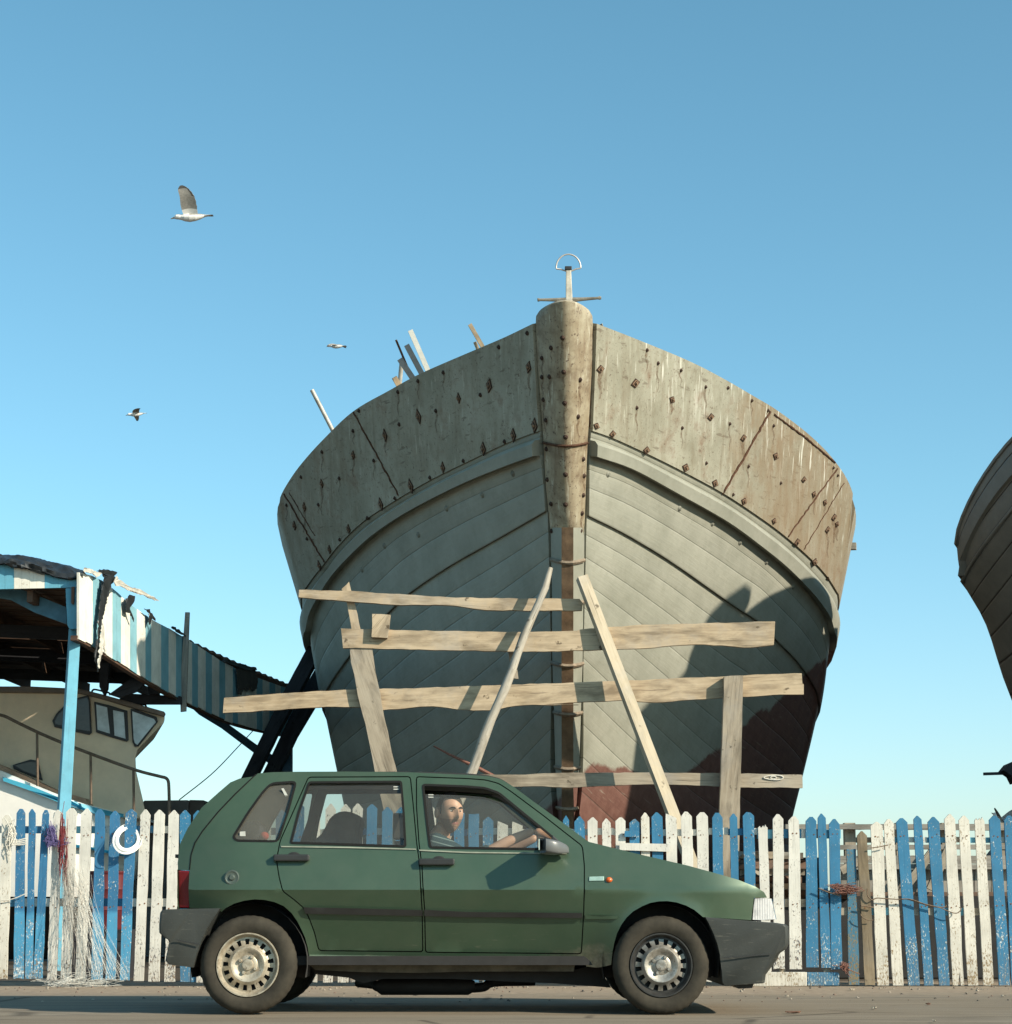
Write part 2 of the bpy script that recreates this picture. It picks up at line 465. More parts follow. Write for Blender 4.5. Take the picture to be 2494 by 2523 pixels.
def mk_hull():
    t = NT('grey_green_hull_paint'); v = t.coord('Pos'); uv = t.coord('UV'); s = t.sep(uv)
    n = t.noise(v, 1.7, 6, .65); n2 = t.noise(v, 9, 6, .7)
    k = t.ramp(n, [(.3, c(.212, .212, .17)), (.7, c(.305, .30, .248))])
    k = t.mix(t.ramp(n2, [(.5, 0.), (.8, .45)]), k, c(.155, .152, .112))
    # tone of single planks
    fl = t.math('FLOOR', s[1]); cv = t.N('ShaderNodeCombineXYZ'); t.L(fl, cv.inputs[0]); wn = t.N('ShaderNodeTexWhiteNoise'); t.L(cv.outputs[0], wn.inputs['Vector'])
    k = t.mix(t.math('MULTIPLY', wn.outputs['Value'], .22), k, c(.32, .315, .25))
    pos = t.sep(v)
    zz = t.math('SUBTRACT', pos[2], t.math('MULTIPLY', t.math('MAXIMUM', t.math('SUBTRACT', pos[0], 2.0), 0.), .80))
    zz = t.math('ADD', zz, t.ramp(t.math('MULTIPLY', pos[0], 1.), [(.3, .55), (.9, 0.)]))
    zz = t.math('ADD', zz, t.math('MULTIPLY', t.math('SUBTRACT', t.noise(v, 1.1, 3, .5), .5), .35))
    zz = t.math('ADD', zz, t.math('MULTIPLY', t.math('SUBTRACT', t.noise(v, 9, 4, .7), .5), .12))
    red = t.ramp(t.math('ADD', t.math('MULTIPLY', t.math('SUBTRACT', zz, 2.08), 14.), .5, True), [(0., 1.), (.6, 0.)])
    k = t.mix(red, k, t.ramp(n2, [(.35, c(.115, .052, .04)), (.7, c(.165, .083, .064))]))
    fr = t.math('FRACT', s[1]); d = t.math('ABSOLUTE', t.math('SUBTRACT', fr, .5))
    wob = t.noise(v, 3, 4, .6)
    seam = t.ramp(d, [(.484, 0.), (.495, .65)])
    # caulking: some seams cracked dark, some filled pale
    pale = t.ramp(wn.outputs['Value'], [(.7, 0.), (.75, 1.)])
    k = t.mix(t.math('MULTIPLY', seam, t.ramp(wob, [(.35, .25), (.65, 1.)])), k, t.mix(t.math('MULTIPLY', pale, t.ramp(n, [(.5, 0.), (.6, 1.)])), c(.06, .06, .048), c(.33, .33, .28)))
    sk = t.N('ShaderNodeMapping'); t.L(uv, sk.inputs['Vector']); sk.inputs['Scale'].default_value = (.7, 2.2, 1)
    sc = t.noise(sk.outputs[0], 5, 5, .6)
    k = t.mix(t.ramp(sc, [(.62, 0.), (.72, .35)]), k, c(.37, .36, .285))
    h = t.mix(.2, t.ramp(d, [(0., 1.), (.3, .84), (.46, .5), (.5, 0.)]), sc)
    t.bump(h, .45, .03)
    return t.fin(k, .66, 0, .4)
def mk_dark_hull():
    t = NT('grey_brown_hull_paint'); v = t.coord('Pos'); uv = t.coord('UV'); s = t.sep(uv)
    n = t.noise(v, 1.6, 6, .7)
    k = t.ramp(n, [(.3, c(.15, .14, .125)), (.7, c(.235, .22, .195))])
    d = t.math('ABSOLUTE', t.math('SUBTRACT', t.math('FRACT', s[1]), .5))
    k = t.mix(t.ramp(d, [(.46, 0.), (.485, .9)]), k, c(.035, .025, .02))
    t.bump(t.ramp(d, [(.43, 1.), (.5, 0.)]), .5, .02)
    return t.fin(k, .75, 0, .3)
M['bulwark'] = mk_bulwark(); M['hull'] = mk_hull(); M['hull2'] = mk_dark_hull()
def mk_clad():
    t = NT('rust_stained_stem_plate'); v = t.coord('Pos')
    m = t.N('ShaderNodeMapping'); t.L(v, m.inputs['Vector']); m.inputs['Scale'].default_value = (1, .15, .05)
    a = t.noise(v, 2.2, 7, .68); s1 = t.noise(m.outputs[0], 17, 5, .6); s2 = t.noise(m.outputs[0], 40, 3, .5)
    k = t.ramp(a, [(.3, c(.235, .18, .11)), (.52, c(.35, .30, .21)), (.72, c(.43, .385, .285))])
    k = t.mix(t.ramp(s1, [(.48, 0.), (.7, .7)]), k, c(.2, .14, .085))
    k = t.mix(t.ramp(s2, [(.6, 0.), (.7, .6)]), k, c(.62, .59, .47))
    sp = t.noise(v, 26, 5, .7)
    k = t.mix(t.ramp(t.noise(v, 4.5, 7, .7), [(.48, 0.), (.68, .75)]), k, c(.13, .085, .05))
    k = t.mix(t.ramp(sp, [(.59, 0.), (.64, .85)]), k, c(.08, .045, .03))
    t.bump(t.mix(.5, a, sp), .3, .02)
    return t.fin(k, .62, 0, .4)
M['clad'] = mk_clad()

# ------------------------------------------------------------------ the big boat
def Ys(y): return 7.65 + (y - 761) / 1299 * 2.25
NTT = 44
def lift(pl, Y0, A, k=.62, n=NTT, aft=0.):
    """image curve from stem to silhouette -> 3D curve on the bow's plan shape"""
    out = []; x0 = pl[0][0]; x1 = pl[-1][0]
    P = smoothpl([(*p, 0) for p in pl], n * 3)
    fr = [abs(p.x - x0) / abs(x1 - x0) for p in P]
    for i in range(n):
        u = i / (n - 1); u = 1 - (1 - u) ** 1.6          # denser towards the silhouette
        j = 0
        while j < len(P) - 2 and fr[j + 1] < u: j += 1
        q = min(1, max(0, (u - fr[j]) / max(1e-6, fr[j + 1] - fr[j])))
        p = P[j].lerp(P[j + 1], q); tt = .986 * min(1, abs(p.x - x0) / abs(x1 - x0))
        out.append(at(p.x, p.y, Y0 + A * (k * tt + (1 - k) * (1 - math.sqrt(1 - tt * tt)))))
    e = out[-1]
    K = e.x / (x1 - 1247); D = e.y - CAM.y; sg = 1 if x1 < 1398 else -1
    for dy, off in ((.5, -1.5), (1.2, 0), (2.8, 12), (7.0, 62)):
        if aft: out.append(e + Vector((dy * aft, dy, 0)))
        else: out.append(Vector((K * (D + dy) / D * (x1 + sg * off - 1247), e.y + dy, e.z)))
    out.insert(0, at(x0 + (1398 - x0) * .8, pl[0][1], Y0 + .14) if abs(x0 - 1398) < 120 else out[0] + Vector((.01, .02, 0)))
    return out
LV_L = [
 [(1322, 796), (1253, 829), (1175, 862), (1045, 918), (966, 960), (875, 1012), (797, 1084), (744, 1142), (712, 1186), (692, 1222), (687, 1246)],
 [(1337, 1060), (1257, 1090), (1174, 1129), (1069, 1180), (985, 1228), (901, 1282), (838, 1341), (801, 1387), (768, 1428), (745, 1462)],
 [(1337, 1119), (1257, 1148), (1153, 1190), (1027, 1253), (943, 1307), (880, 1362), (830, 1416), (800, 1462), (775, 1510), (765, 1556)],
 [(1349, 1259), (1236, 1324), (1111, 1395), (1010, 1463), (959, 1510), (895, 1576), (845, 1640), (808, 1695), (797, 1728)],
 [(1358, 1640), (1230, 1770), (1100, 1880), (960, 1960), (851, 1990)],
 [(1358, 1950), (1240, 2060), (1100, 2140), (960, 2170), (885, 2180)]]
LV_R = [
 [(1461, 796), (1559, 834), (1685, 886), (1769, 928), (1853, 976), (1907, 1008), (1978, 1060), (2029, 1106), (2062, 1144), (2087, 1182), (2102, 1220), (2105, 1250)],
 [(1451, 1060), (1505, 1079), (1601, 1123), (1685, 1165), (1781, 1217), (1874, 1278), (1936, 1324), (1999, 1379), (2037, 1420), (2064, 1462)],
 [(1447, 1121), (1538, 1152), (1643, 1208), (1769, 1278), (1853, 1337), (1926, 1395), (1993, 1463), (2031, 1517), (2044, 1560)],
 [(1446, 1270), (1538, 1316), (1643, 1379), (1727, 1437), (1811, 1496), (1864, 1530), (1910, 1576), (1968, 1635), (2010, 1700), (2018, 1732)],
 [(1438, 1622), (1590, 1765), (1738, 1899), (1860, 1985), (1945, 2038)],
 [(1434, 1950), (1560, 2060), (1700, 2140), (1840, 2170), (1915, 2175)]]
AA = [6.2, 6.4, 6.4, 6.6, 6.8, 6.8]
def boat_side(LV, dx=0):
    rows = []
    for pl, A in zip(LV, AA): rows.append(lift(pl, Ys(pl[0][1]) + .02, A))
    keel = [Vector((.6 + (p.x - .6) * .06, p.y, .32)) for p in rows[-1]]
    rows.append(keel)
    return rows
def pull(pl, d): 
    a, b = pl[0][0], pl[-1][0]; s_ = 1 if b < a else -1
    return [(x + s_ * d * ((x - a) / (b - a)) ** 3, y) for x, y in pl]
for LV in (LV_L, LV_R):
    for i, d in ((0, 7), (1, 6), (2, 6), (3, 3)): LV[i] = pull(LV[i], d)
SIDE = {'L': boat_side(LV_L), 'R': boat_side(LV_R)}
VV = [0, 0, 3, 5.999, 12, 16, 18.5]
def surf(sd, j, q, i):
    """row between level j and j+1 (0..1), column i"""
    rw = SIDE[sd]
    if j == 0: return rw[0][i].lerp(rw[1][i], q)
    a = rw[j - 1][i] if j > 1 else rw[1][i] * 2 - rw[2][i]
    b, cc = rw[j][i], rw[j + 1][i]
    d = rw[j + 2][i] if j + 2 < len(rw) else cc * 2 - b
    if j + 2 >= len(rw): return b.lerp(cc, q)
    return .5 * ((2 * b) + (cc - a) * q + (2 * a - 5 * b + 4 * cc - d) * q * q + (3 * b - a - 3 * cc + d) * q ** 3)
def patch(sd, spec):
    G = [[surf(sd, j, q, i) for i in range(NTT + 5)] for j, q in spec]; return G
def normals(G, sd):
    out = []
    for j in range(len(G)):
        row = []
        for i in range(len(G[0])):
            du = G[j][min(i + 1, len(G[0]) - 1)] - G[j][max(i - 1, 0)]
            dv = G[min(j + 1, len(G) - 1)][i] - G[max(j - 1, 0)][i]
            n = du.cross(dv)
            n = n.normalized() if n.length > 1e-9 else Vector((0, -1, 0))
            if n.x * (1 if sd == 'R' else -1) < 0: n = -n
            row.append(n)
        row[0] = row[1] = row[2]
        out.append(row)
    return out
def vval(j, q): return VV[j] + (VV[j + 1] - VV[j]) * q
def uvrows(G, spec, vf):
    out = []
    for r, (j, q) in zip(G, spec):
        u = 0; row = []
        for i, p in enumerate(r):
            if i: u += (p - r[i - 1]).length
            row.append((u, vf(j, q)))
        out.append(row)
    return out
def shifted(G, Nn, d): return [[p + n * d for p, n in zip(a, b)] for a, b in zip(G, Nn)]

boat = thing('fishing_boat', 'large grey-green wooden fishing boat hull with rusty steel bow plates, propped up on timber shores', 'boat', (.6, 9.9, 0))
hb, bb, sb, db = MB(), MB(), MB(), MB()
for sd in 'LR':
    # steel bulwark, 6 cm proud of the planks
    spec = [(0, q / 8) for q in range(9)]
    G = patch(sd, spec); Nn = normals(G, sd); U = uvrows(G, spec, lambda j, q: q)
    O = shifted(G, Nn, .05); bb.grid(O, 0, U)
    inn = [p - n * .12 for p, n in zip(G[0], Nn[0])]
    bb.grid([O[0], inn], 0, [U[0], [(u, v - .02) for u, v in U[0]]])
    I = shifted(G, Nn, -.12)[:7]; bb.grid(I, 0, [[(u, .9) for u, v in U[0]] for _ in I])
    bb.grid([O[-1], [p - n * .02 for p, n in zip(G[-1], Nn[-1])]], 0, [U[-1], U[-1]])
    SIDE['deck' + sd] = [p - n * .13 for p, n in zip(G[6], Nn[6])]
    # planking: upper strakes stand 3 cm proud of the lower ones (the step at the third plank line)
    spec = [(1, q / 8) for q in range(9)] + [(2, q / 8) for q in range(1, 9)]
    G = patch(sd, spec); Nn = normals(G, sd); U = uvrows(G, spec, vval); O = shifted(G, Nn, .03)
    hb.grid(O, 0, U); hb.grid([O[-1], G[-1]], 0, [U[-1], U[-1]])
    spec = [(3, q / 8) for q in range(9)] + [(4, q / 6) for q in range(1, 7)] + [(5, q / 3) for q in range(1, 4)]
    G = patch(sd, spec); U = uvrows(G, spec, vval); hb.grid(G, 0, U)
    # rubbing strake
    spec = [(1, .46), (1, .62), (1, .8), (1, 1.0)]
    G = patch(sd, spec); Nn = normals(G, sd); U = uvrows(G, spec, lambda j, q: .1 + .3 * q)
    O = shifted(G, Nn, .125); O[0] = [p + n * .09 for p, n in zip(G[0], Nn[0])]
    I0 = [p + n * .0 for p, n in zip(G[0], Nn[0])]; I1 = [p + n * .0 for p, n in zip(G[-1], Nn[-1])]
    seg = [I0] + O + [I1]
    sb.grid(seg, 0, [U[0]] + U + [U[-1]])
    sb.face([sb.vert(r[0]) for r in seg], 0)
db.grid([SIDE['deckL'], SIDE['deckR']])
hull_o = hb.build('hull', M['hull'], boat, smooth=40)
bul_o = bb.build('bulwark', M['bulwark'], boat, smooth=40)
sb.build('rubbing_strake', M['hull'], boat, smooth=35)
db.build('deck', M['slatwood'], boat)

# stem: rounded steel-clad head above, squared timber with an iron strip below
st_rows = [(757, 1362, 1424, .34), (761, 1340, 1444, .62), (768, 1328, 1454, .85), (780, 1321, 1460, .97), (800, 1321, 1461, 1), (826, 1322, 1460, 1), (900, 1325, 1459, 1), (993, 1333, 1454, 1),
           (1077, 1339, 1449, 1), (1140, 1342, 1446, 1), (1203, 1346, 1444, 1), (1290, 1355, 1441, .9), (1318, 1360, 1438, .82), (1336, 1372, 1426, .6)]
mb = MB(); G = []
for y, xl, xr, kd in st_rows:
    Yb = Ys(y) - .02; a = at(xl, y, Yb); b = at(xr, y, Yb); cx = (a + b) / 2; hw = (b.x - a.x) / 2
    tw = max(0, min(1, (1340 - y) / 560)); dep = (.17 + .20 * tw) * kd
    row = []
    for i in range(25):
        th = math.pi * i / 24
        cs, sn = math.cos(th), math.sin(th)
        ex = .82
        row.append(Vector((cx.x - hw * math.copysign(abs(cs) ** ex, cs), Yb - dep * (1 - abs(cs) ** 1.45) ** .95, a.z + (.05 * abs(sn) * (1 if y > 770 else .5)))))
    row = [row[0] + Vector((0, .35, 0))] + row + [row[-1] + Vector((0, .35, 0))]
    G.append(row)
ids = mb.grid(G)
mb.face([ids[0][i] for i in range(len(ids[0]))]); mb.face([ids[-1][i] for i in range(len(ids[-1]))])
clad_o = mb.build('stem_plate', M['clad'], boat, smooth=50)
low = [(1300, 1357, 1440), (1370, 1358, 1440), (1444, 1360, 1438), (1622, 1361, 1436), (1748, 1365, 1432), (1873, 1368, 1428), (2062, 1376, 1416), (2230, 1382, 1408)]
mb = MB(); G = []; strip = []
for y, xl, xr in low:
    Yb = Ys(y) + .0; Yf = Yb - .22
    P = [at(xl, y, Yb + .3), at(xl, y, Yb), at(1384, y, Yf), at(1413, y, Yf), at(xr, y, Yb), at(xr, y, Yb + .3)]
    G.append(P); strip.append((P[2], P[3]))
mb.grid(G, 0, [[(k * .1, 17.2) for k in range(6)] for _ in G])
stem_o = mb.build('stem', M['hull'], boat)
mb = MB()
mb.grid([[a + Vector((0, .01, 0)), a + Vector((0, -.012, 0)), b + Vector((0, -.012, 0)), b + Vector((0, .01, 0))] for a, b in strip])
mb.build('stem_band', plain('rusty_iron_band', c(.15, .095, .055), .75, .1, .5, 7, .4, .4), boat)
def bvh(o):
    off = wloc(o.parent) if o.parent else o.location
    me = o.data
    return BVHTree.FromPolygons([tuple(v.co + off) for v in me.vertices], [tuple(p.vertices) for p in me.polygons])
BV = {'bul': bvh(bul_o), 'clad': bvh(clad_o), 'stem': bvh(stem_o), 'hull': bvh(hull_o)}
def hit(px, py, *names):
    d = ray(px, py).normalized(); best = None
    for nme in names:
        l, n, _, dist = BV[nme].ray_cast(CAM, d)
        if l is not None and (best is None or dist < best[2]): best = (l, n if n.dot(d) < 0 else -n, dist)
    return best
# iron straps round the stem
for y, k in ((1088, 1), (1378, 0), (1480, 0), (1632, 0), (1752, 0), (1886, 0), (1985, 0)):
    mb = MB()
    xs = [1334 + 4.3 * q for q in range(30)] if k else [1359 + 2.9 * q for q in range(30)]
    pts = []
    for x in xs:
        u = (x - xs[0]) / (xs[-1] - xs[0])
        h = hit(x, y + (10 * math.sin(math.pi * u) if k else 12 * math.sin(math.pi * u) * .7), 'clad', 'stem')
        if h: pts.append(h[0] + h[1] * .01)
    if len(pts) > 3:
        mb.tube(pts, .014 if k else .022, 5); mb.build('metal_strap', M['rust'] if k else plain('strap_iron', c(.22, .17, .12), .7, .2, .4, 20), boat)

# bolts and square washer plates
def bolt_mesh(r, m, name):
    mb = MB(); mb.lathe([(0, .022), (r * .55, .022), (r * .7, .014), (r, .012), (r * 1.25, .004), (r * 1.3, -.01)], (0, 0, 0), 10, axis='z')
    o = mb.build(name, m, None, smooth=50); me = o.data; bpy.data.objects.remove(o); return me
bm1 = bolt_mesh(.021, M['bolt'], 'bolt')
mb = MB()
mb.slab([(-.082, 0, .0), (0, -.052, 0), (.082, 0, 0), (0, .052, 0)], .012, 0, (0, 0, 1))
mb.slab([(-.062, 0, .012), (0, -.038, .012), (.062, 0, .012), (0, .038, .012)], .004, 1, (0, 0, 1))
mb.slab([(-.046, 0, .014), (0, -.027, .014), (.046, 0, .014), (0, .027, .014)], .004, 0, (0, 0, 1))
mb.lathe([(0, .034), (.014, .034), (.016, .015)], (0, 0, 0), 8, 1, axis='z')
o = mb.build('washer_plate', [M['bolt'], plain('rust_edge', c(.24, .15, .09), .8, .2, .4, 40)]); wm = o.data; bpy.data.objects.remove(o)
def stud(me, name, p, targets, roll=0, k=1.):
    h = hit(*p, *targets)
    if not h: return
    o = bpy.data.objects.new(name, me); COL.objects.link(o); o.parent = boat
    o.location = h[0] - boat.location - h[1] * .003
    q = h[1].to_track_quat('Z', 'Y'); o.rotation_euler = (q.to_matrix() @ Matrix.Rotation(roll, 3, 'Z')).to_euler(); o.scale = (k, k, 1)
for x, y in [(1560, 488), (1328, 597), (1148, 670), (912, 778), (714, 888), (527, 1005), (342, 1172), (240, 1310), (182, 1420), (1595, 832), (1470, 888), (1293, 968), (1055, 1078), (866, 1188), (690, 1294), (500, 1440), (388, 1560), (328, 1655)]:
    stud(wm, 'washer_plate', c2(x, y), ('bul',), rnd.uniform(.9, 1.4), rnd.uniform(.75, 1.1))
for x, y in [(308, 500), (514, 583), (730, 680), (958, 782), (1150, 905), (1340, 1013), (1505, 1150), (1630, 1285), (1683, 1372), (1700, 1413), (285, 835), (380, 882), (580, 978), (810, 1080), (983, 1172), (1153, 1278), (1330, 1395), (1466, 1518), (1570, 1635), (1565, 1237), (1645, 1445), (1637, 1728)]:
    stud(wm, 'washer_plate', c3(x, y), ('bul',), rnd.uniform(-.15, .4), rnd.uniform(.7, 1.05))
for x, y in [(1550, 288), (1383, 370), (1057, 520), (908, 570), (790, 634), (560, 745), (1275, 652), (1013, 745), (797, 825), (526, 863), (343, 987), (648, 1038), (445, 1142), (220, 1135), (322, 1297), (135, 1300), (255, 1498), (1417, 926), (1175, 1040), (978, 1138), (772, 1260), (610, 1376), (448, 1503)]:
    stud(bm1, 'bolt', c2(x, y), ('bul',))
for x, y in [(583, 388), (648, 465), (783, 507), (928, 605), (1060, 610), (1200, 685), (1295, 743), (523, 728), (790, 846), (1070, 822), (932, 1053), (1328, 833), (1180, 1072), (1370, 1170), (1090, 1238), (1705, 1125), (1680, 1080)]:
    stud(bm1, 'bolt', c3(x, y), ('bul',), 0, .85)
for x, y in [(1758, 316), (1690, 375), (1637, 435), (1765, 517), (1637, 547), (1680, 545), (1862, 563), (1770, 700), (1645, 680), (1850, 780), (1660, 800), (1775, 900), (1880, 1030), (1775, 1120), (1885, 1128), (1880, 1242), (1775, 1297), (1690, 1293), (1873, 1348), (1775, 1483), (1863, 1453), (1695, 1453), (1663, 970), (1668, 1150)]:
    stud(bm1, 'bolt', c2(x, y), ('clad',))
hm = bolt_mesh(.03, M['hull'], 'painted_bolt')
for x, y in [(355, 1118), (775, 1320), (968, 1408), (1130, 1520), (1285, 1635), (1445, 1780)]: stud(hm, 'painted_bolt', c3(x, y), ('hull',))
for x, y in [(1465, 1115), (1285, 1240), (1075, 1320), (910, 1475), (710, 1540), (578, 1680)]: stud(hm, 'painted_bolt', c2(x, y), ('hull',))
# weld beads between the bulwark plates
def weld(a, b, wob=2.5, r=.012):
    pts = []
    for i in range(26):
        t = i / 25; x = a[0] + (b[0] - a[0]) * t + rnd.uniform(-wob, wob) * .5; y = a[1] + (b[1] - a[1]) * t
        h = hit(x, y, 'bul')
        if h: pts.append(h[0] + h[1] * .004)
    if len(pts) > 3:
        mb = MB(); mb.tube(pts, [r * rnd.uniform(.7, 1.2) for _ in pts], 5); mb.build('weld_seam', M['rust'], boat)
weld(c2(530, 752), c2(802, 1256)); weld(c2(110, 1215), c2(358, 1636)); weld(c2(150, 1225), c2(300, 1480), 2, .006)
weld(c3(1308, 748), c3(1030, 1230), 3, .016); weld(c3(1700, 1085), c3(1412, 1485), 3, .012); weld(c3(1740, 1170), c3(1500, 1570), 3, .007)
weld(c3(1330, 765), c3(1520, 905), 2, .011); weld(c3(1520, 905), c3(1690, 1050), 2, .011)
weld(c2(1610, 262), c2(1645, 850), 2, .01); weld(c3(262, 262), c3(246, 840), 2, .011)

# rust that has run down from plates and bolts
mb = MB()
for o in [q for q in boat.children if q.name.startswith(('washer_plate', 'bolt'))]:
    if rnd.random() < .3: continue
    big = o.name.startswith('washer'); w = o.location + boat.location
    # start just under the stud and follow the plate downwards
    L_ = rnd.uniform(.12, .42) * (1 if big else .8); wd_ = (.05 if big else .028) * rnd.uniform(.6, 1.1); rows_ = []
    for q in range(6):
        t_ = q / 5; p = w - Vector((0, 0, L_ * t_)); r_ = []
        for s_ in (-1, 1):
            pp = p + Vector((s_ * wd_ * (1 - .75 * t_) * .5 + .01 * math.sin(9 * t_ + w.x), 0, 0)); d_ = (pp - CAM).normalized(); best = None
            for nm in ('bul', 'clad'):
                l, n_, _, ds = BV[nm].ray_cast(CAM, d_)
                if l is not None and (best is None or ds < best[1]): best = (l, ds)
            if best is None or (best[0] - pp).length > .35: r_ = None; break
            r_.append(best[0] - d_ * .004)
        if r_ is None: break
        rows_.append(r_)
    if len(rows_) > 2: mb.grid(rows_)
rs = NT('thin_rust_run'); v_ = rs.coord('Pos'); rs.fin(rs.ramp(rs.noise(v_, 20, 4), [(.3, c(.13, .07, .035)), (.7, c(.22, .13, .07))]), .85)
tr_ = rs.N('ShaderNodeBsdfTransparent'); mx_ = rs.N('ShaderNodeMixShader'); rs.L(rs.ramp(rs.noise(v_, 30, 5, .7), [(.35, .1), (.7, .62)]), mx_.inputs[0]); rs.L(tr_.outputs[0], mx_.inputs[1]); rs.L(rs.b.outputs[0], mx_.inputs[2]); rs.L(mx_.outputs[0], rs.out.inputs['Surface'])
mb.build('rust_runs', rs.m, boat, recalc=False)['kind'] = 'stuff'

# upright anchor standing on the stem head
anchor = thing('anchor', 'upright pale iron anchor with ring and crossbar, standing on the boat\'s stem head', 'anchor', at(*cA(790, 1020), 7.85))
YA = 7.85
def pa(x, y, dy=0): return at(*cA(x, y), YA + dy)
anc = plain('pale_anchor_paint', c(.52, .47, .38), .6, .1, .25, 9); ancr = plain('grey_iron', c(.22, .20, .16), .7, .2, .4, 14)
mb = MB(); mb.bar(pa(792, 1080), pa(780, 425), .075, .055, up=(0, 1, 0), w1=.052, h1=.04); mb.build('shank', anc, anchor, bevel=.008)
mb = MB(); mb.tube([pa(285, 895), pa(300, 893), pa(330, 893), pa(560, 893), pa(720, 895), pa(850, 893), pa(1010, 882), pa(1240, 866), pa(1275, 863), pa(1300, 862)], [.016, .02, .014, .019, .026, .026, .019, .014, .02, .014], 8)
mb.build('stock', ancr, anchor, smooth=40)
mb = MB(); mb.slab([pa(722, 355, -.03), pa(833, 355, -.03), pa(833, 410, -.03), pa(722, 410, -.03)], .05); mb.build('shackle_pin', M['black'], anchor, bevel=.006)
mb = MB()
arc = [pa(778 + 195 * math.cos(math.pi * (1 - i / 20)), 385 - 215 * math.sin(math.pi * i / 20)) for i in range(21)]
mb.tube(arc, .008, 8)
mb.tube([arc[0], pa(590, 402), pa(660, 410), pa(745, 438)], .008, 6); mb.tube([arc[-1], pa(960, 395), pa(900, 404), pa(822, 437)], .008, 6)
mb.build('ring', plain('pale_shackle_iron', c(.55, .5, .45), .45, .4, .2), anchor, smooth=50)

# odd pipes and timbers standing inside the boat, showing over the bulwark
def stick(name, label, cat, a, b, w, m, round_=True, dy=.5, ext=1.2):
    h = hit(*b, 'bul'); Y = (h[0].y if h else 11) + dy
    pa_ = at(*a, Y); pb_ = at(*b, Y); d = (pb_ - pa_).normalized(); pe = pb_ + d * ext + Vector((0, .3, 0))
    o = MB(); r = w / 2 / 2.3875 / 5000 * (Y + 11.85)
    if round_: o.lathe([(0, 0)], (0, 0, 0), 3); o = MB(); o.tube([pa_, pe], r, 10)
    else: o.bar(pa_, pe, 2 * r, 2 * r * .8, up=(0, 1, 0))
    ob = o.build(name, m, None, origin=pe, smooth=40); tag(ob, label, cat, 'pipes and timbers sticking out of the boat')
stick('metal_pipe', 'lone pale pipe leaning out over the boat\'s left gunwale', 'pipe', c2(283, 622), c2(398, 842), 26, M['pipe'])
stick('metal_pipe', 'thin rusty rod in the bundle of pipes over the boat\'s gunwale', 'rod', c2(778, 328), c2(822, 430), 14, M['rust'], True, .62, 1.5)
stick('metal_pipe', 'longest, palest tube of the pipe bundle over the boat\'s gunwale', 'pipe', c2(862, 272), c2(968, 505), 30, plain('aluminium_tube', c(.6, .58, .52), .5, .2, .15), False, .5)
stick('metal_pipe', 'blue-grey pipe with a pale top, middle of the pipe bundle over the gunwale', 'pipe', c2(840, 358), c2(935, 530), 32, M['pipedark'], False, .55)
stick('metal_pipe', 'wide dark square tube at the left of the pipe bundle', 'pipe', c2(800, 440), c2(885, 560), 34, M['pipedark'], False, .7, 1.1)
stick('metal_pipe', 'short grey pipe crossing the bundle, leaning the other way', 'pipe', c2(812, 455), c2(795, 590), 28, M['pipe'], True, .45, .5)
stick('timber_offcut', 'stubby pale timber end at the foot of the pipe bundle', 'timber', c2(768, 548), c2(800, 600), 32, M['plank'], False, .6, .6)
stick('timber_offcut', 'leaning timber over the gunwale just left of the stem', 'timber', c2(1212, 236), c2(1295, 372), 24, M['plank'], False, .5)
stick('timber_offcut', 'small broken timber tip beside the leaning one near the stem', 'timber', c2(1242, 340), c2(1262, 385), 20, M['plank'], False, .5, .8)
mb = MB(); mb.bar(at(2110, 1346, 18), at(2110, 1346, 18) + Vector((-1.5, .4, .03)), .11, .1)
tag(mb.build('timber_offcut', M['plankg'], None, origin=at(2110, 1346, 18)), 'square timber end poking out beyond the boat\'s right side', 'timber', 'pipes and timbers sticking out of the boat')
stick('timber_offcut', 'flat timber tip showing over the gunwale right of the stem', 'timber', c3(322, 238), c3(250, 262), 14, M['plankg'], False, .6, .4)

# ------------------------------------------------------------------ neighbouring boat, mostly out of the picture
LV2 = [
 [(3560, 380), (3150, 610), (2800, 830), (2600, 985), (2494, 1083), (2430, 1165), (2385, 1245), (2360, 1312), (2357, 1340)],
 [(3555, 620), (3100, 800), (2750, 1010), (2560, 1180), (2450, 1310), (2390, 1395), (2372, 1432)],
 [(3545, 820), (3100, 1000), (2750, 1200), (2580, 1360), (2480, 1480), (2430, 1540)],
 [(3535, 1150), (3100, 1300), (2780, 1480), (2620, 1610), (2530, 1700), (2492, 1722)],
 [(3500, 1700), (3150, 1800), (2850, 1900), (2700, 1960), (2620, 1980)],
 [(3450, 2150), (3150, 2170), (2900, 2190), (2750, 2200)]]
boat2 = thing('fishing_boat', 'dark grey-brown planked boat hull at the right edge, cut off by the frame', 'boat', (7.5, 8, 0))
Y2 = [6.0, 6.15, 6.3, 6.6, 7.2, 7.8]
rows = [lift(pl, y0, A, .6, 30, .34) for pl, y0, A in zip(LV2, Y2, (7.6, 7.6, 7.8, 7.8, 7.4, 7.0))]
xs = rows[0][0].x
rows.append([Vector((xs + (p.x - xs) * .1, p.y, .35)) for p in rows[-1]])
mb = MB()
